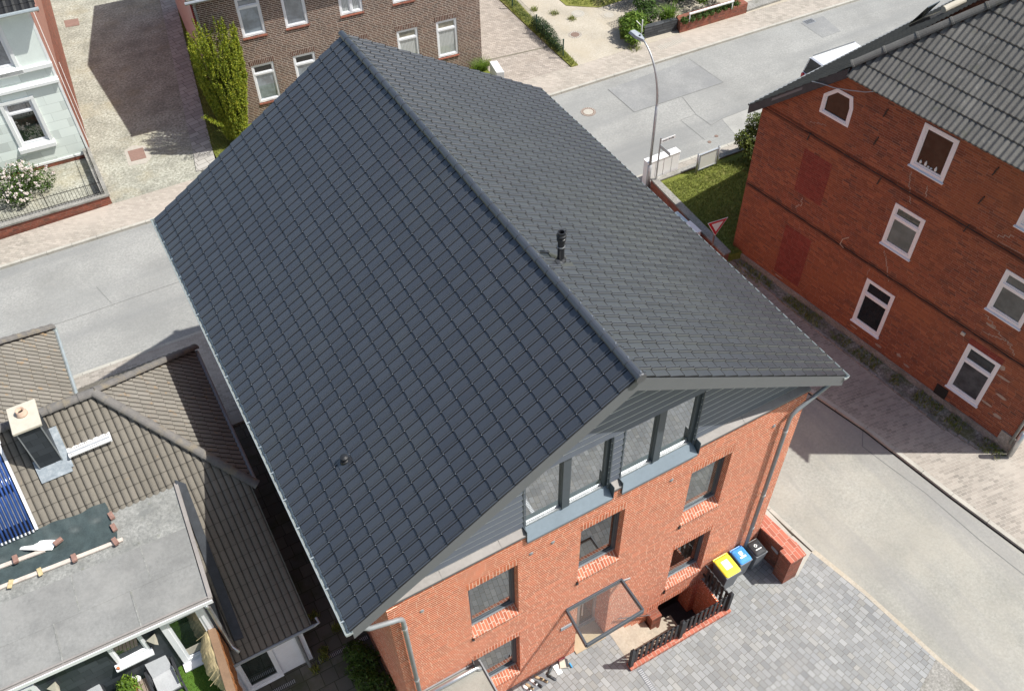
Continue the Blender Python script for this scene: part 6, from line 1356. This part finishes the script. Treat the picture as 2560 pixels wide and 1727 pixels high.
# ------------------------------------------------------------------ cars
def car(name, label, x, y, z, L, Wd, Ht, paint, ang=0., van=True):
    K = thing(name, label, 'car', (0, 0, 0)); h = Wd / 2
    st = [(0, .35, .55, .86), (.06, .28, .95, .97), (.35, .25, 1.02, 1.0), (L * .30, .25, 1.06, 1.0), (L * .62, .25, 1.02, 1.0), (L * .78, .25, .98, 1.0), (L * .95, .27, .82, .96), (L, .36, .6, .86)]
    m = MB(); vs = []
    for (px_, zb, zt, ws) in st:
        for yy, zz in ((-1, zb), (-1, zt * .62), (-.95, zt), (.95, zt), (1, zt * .62), (1, zb)): vs.append((px_, yy * h * ws, zz))
    m.add(vs, [(i * 6 + k, i * 6 + (k + 1) % 6, (i + 1) * 6 + (k + 1) % 6, (i + 1) * 6 + k) for i in range(7) for k in range(6)] + [list(range(6)), list(range(47, 41, -1))])
    m.build('body', paint, K, bevel=.03, smooth=False)
    r0, r1, g1 = .22, L * .66, L * .80
    m = MB(); base_ = [(.10, -h * .92, .96), (.10, h * .92, .96), (g1, h * .90, 1.0), (g1, -h * .90, 1.0)]; top_ = [(r0, -h * .76, Ht), (r0, h * .76, Ht), (r1, h * .76, Ht - .02), (r1, -h * .76, Ht - .02)]
    m.hexa([base_[0], base_[3], base_[2], base_[1], top_[0], top_[3], top_[2], top_[1]]); m.build('windows', 'glass_car', K, bevel=.04)
    m = MB(); m.hexa([(r0 - .03, -h * .78, Ht - .03), (r1 + .03, -h * .78, Ht - .05), (r1 + .03, h * .78, Ht - .05), (r0 - .03, h * .78, Ht - .03), (r0 + .05, -h * .70, Ht + .035), (r1 - .05, -h * .70, Ht + .015), (r1 - .05, h * .70, Ht + .015), (r0 + .05, h * .70, Ht + .035)]); rf = m.build('roof', paint, K, bevel=.02)
    m = MB()
    for i in range(5): yy = -h * .5 + i * h * .25; m.bar((r0 + .15, yy, Ht + .036), (r1 - .2, yy, Ht + .02), .035, .02)
    m.build('roof_ribs', paint, rf)
    if van: m = MB(); m.tube([(r0 + .1, -h * .72, Ht + .08), (r1 - .1, -h * .72, Ht + .06)], .016, 6); m.tube([(r0 + .1, h * .72, Ht + .08), (r1 - .1, h * .72, Ht + .06)], .016, 6); m.build('roof_rails', 'anthracite', rf)
    m = MB()
    for xa, xb in ((.12, r0), (g1, r1)):
        for s in (-1, 1): m.bar((xa, s * h * .91, .98), (xb, s * h * .765, Ht - .02), .06, .05)
    for s in (-1, 1): m.bar((L * .34, s * h * .91, .98), (L * .34, s * h * .775, Ht - .02), .07, .03)
    m.build('pillar', paint, K)
    for px_ in (L * .19, L * .82):
        for s in (-1, 1):
            m = MB(); m.lathe((px_, s * (h - .10) - .1, .32), [(.32, 0), (.33, .05), (.33, .15), (.32, .2)], 22, (0, 1, 0)); w_ = m.build('wheel', 'rubber', K); m = MB(); m.lathe((px_, s * (h - .10) - .105, .32), [(.2, 0), (.2, .21)], 16, (0, 1, 0)); m.build('rim', 'galv', w_)
    for s in (-1, 1):
        m = MB(); m.box(L - .09, L + .0, s * h * .62 - .14, s * h * .62 + .14, .6, .74); m.build('headlight', 'cabinet_white', K); m = MB(); m.box(-.02, .08, s * h * .80 - .07, s * h * .80 + .07, .62, .95); m.build('tail_light', 'red_sign', K)
    K.location = (x, y, z); K.rotation_euler = (0, 0, ang); return K
car('parked_van', 'silver van with a ribbed roof half hidden behind the dark roof edge', 29.9, 17.95, RZ_ + .004, 4.5, 1.76, 1.74, 'car_silver', -.02)
car('parked_car', 'dark blue car just showing above the roof edge at the top of the photo', 39.6, 18.6, RZ_ + .004, 4.3, 1.75, 1.35, 'car_dark', -.02, False)
# ------------------------------------------------------------------ camera, light, sky
cam = bpy.data.cameras.new('camera'); co = bpy.data.objects.new('camera', cam); col.objects.link(co)
co.location = (-0.895275, -8.388215, 24.94645); co.rotation_euler = (0.7307, 0.0165, -0.5171); cam.sensor_width = 36; cam.lens = 32.283; cam.clip_end = 2000; cam.clip_start = .2
sc.camera = co
sd_ = Vector((.579, -.344, 1)).normalized()
sun = bpy.data.lights.new('sun', 'SUN'); so_ = bpy.data.objects.new('sun', sun); col.objects.link(so_); so_.rotation_euler = sd_.to_track_quat('Z', 'Y').to_euler(); so_.location = (20, -20, 40)
sun.energy = 4.5; sun.angle = math.radians(.5); sun.color = (1, .978, .92)
wd = bpy.data.worlds.new('World'); sc.world = wd; wd.use_nodes = True; nt = wd.node_tree
sky = nt.nodes.new('ShaderNodeTexSky'); sky.sky_type = 'NISHITA'; sky.sun_disc = False; sky.sun_elevation = math.asin(sd_.z); sky.sun_rotation = math.atan2(sd_.x, sd_.y); sky.altitude = 50; sky.air_density = 1.2; sky.dust_density = 2.5
nt.links.new(sky.outputs[0], nt.nodes['Background'].inputs[0]); nt.nodes['Background'].inputs[1].default_value = .10
sc.view_settings.view_transform = 'Standard'; sc.view_settings.look = 'None'; sc.view_settings.gamma = 1; sc.view_settings.exposure = .42
sc.render.engine = 'CYCLES'
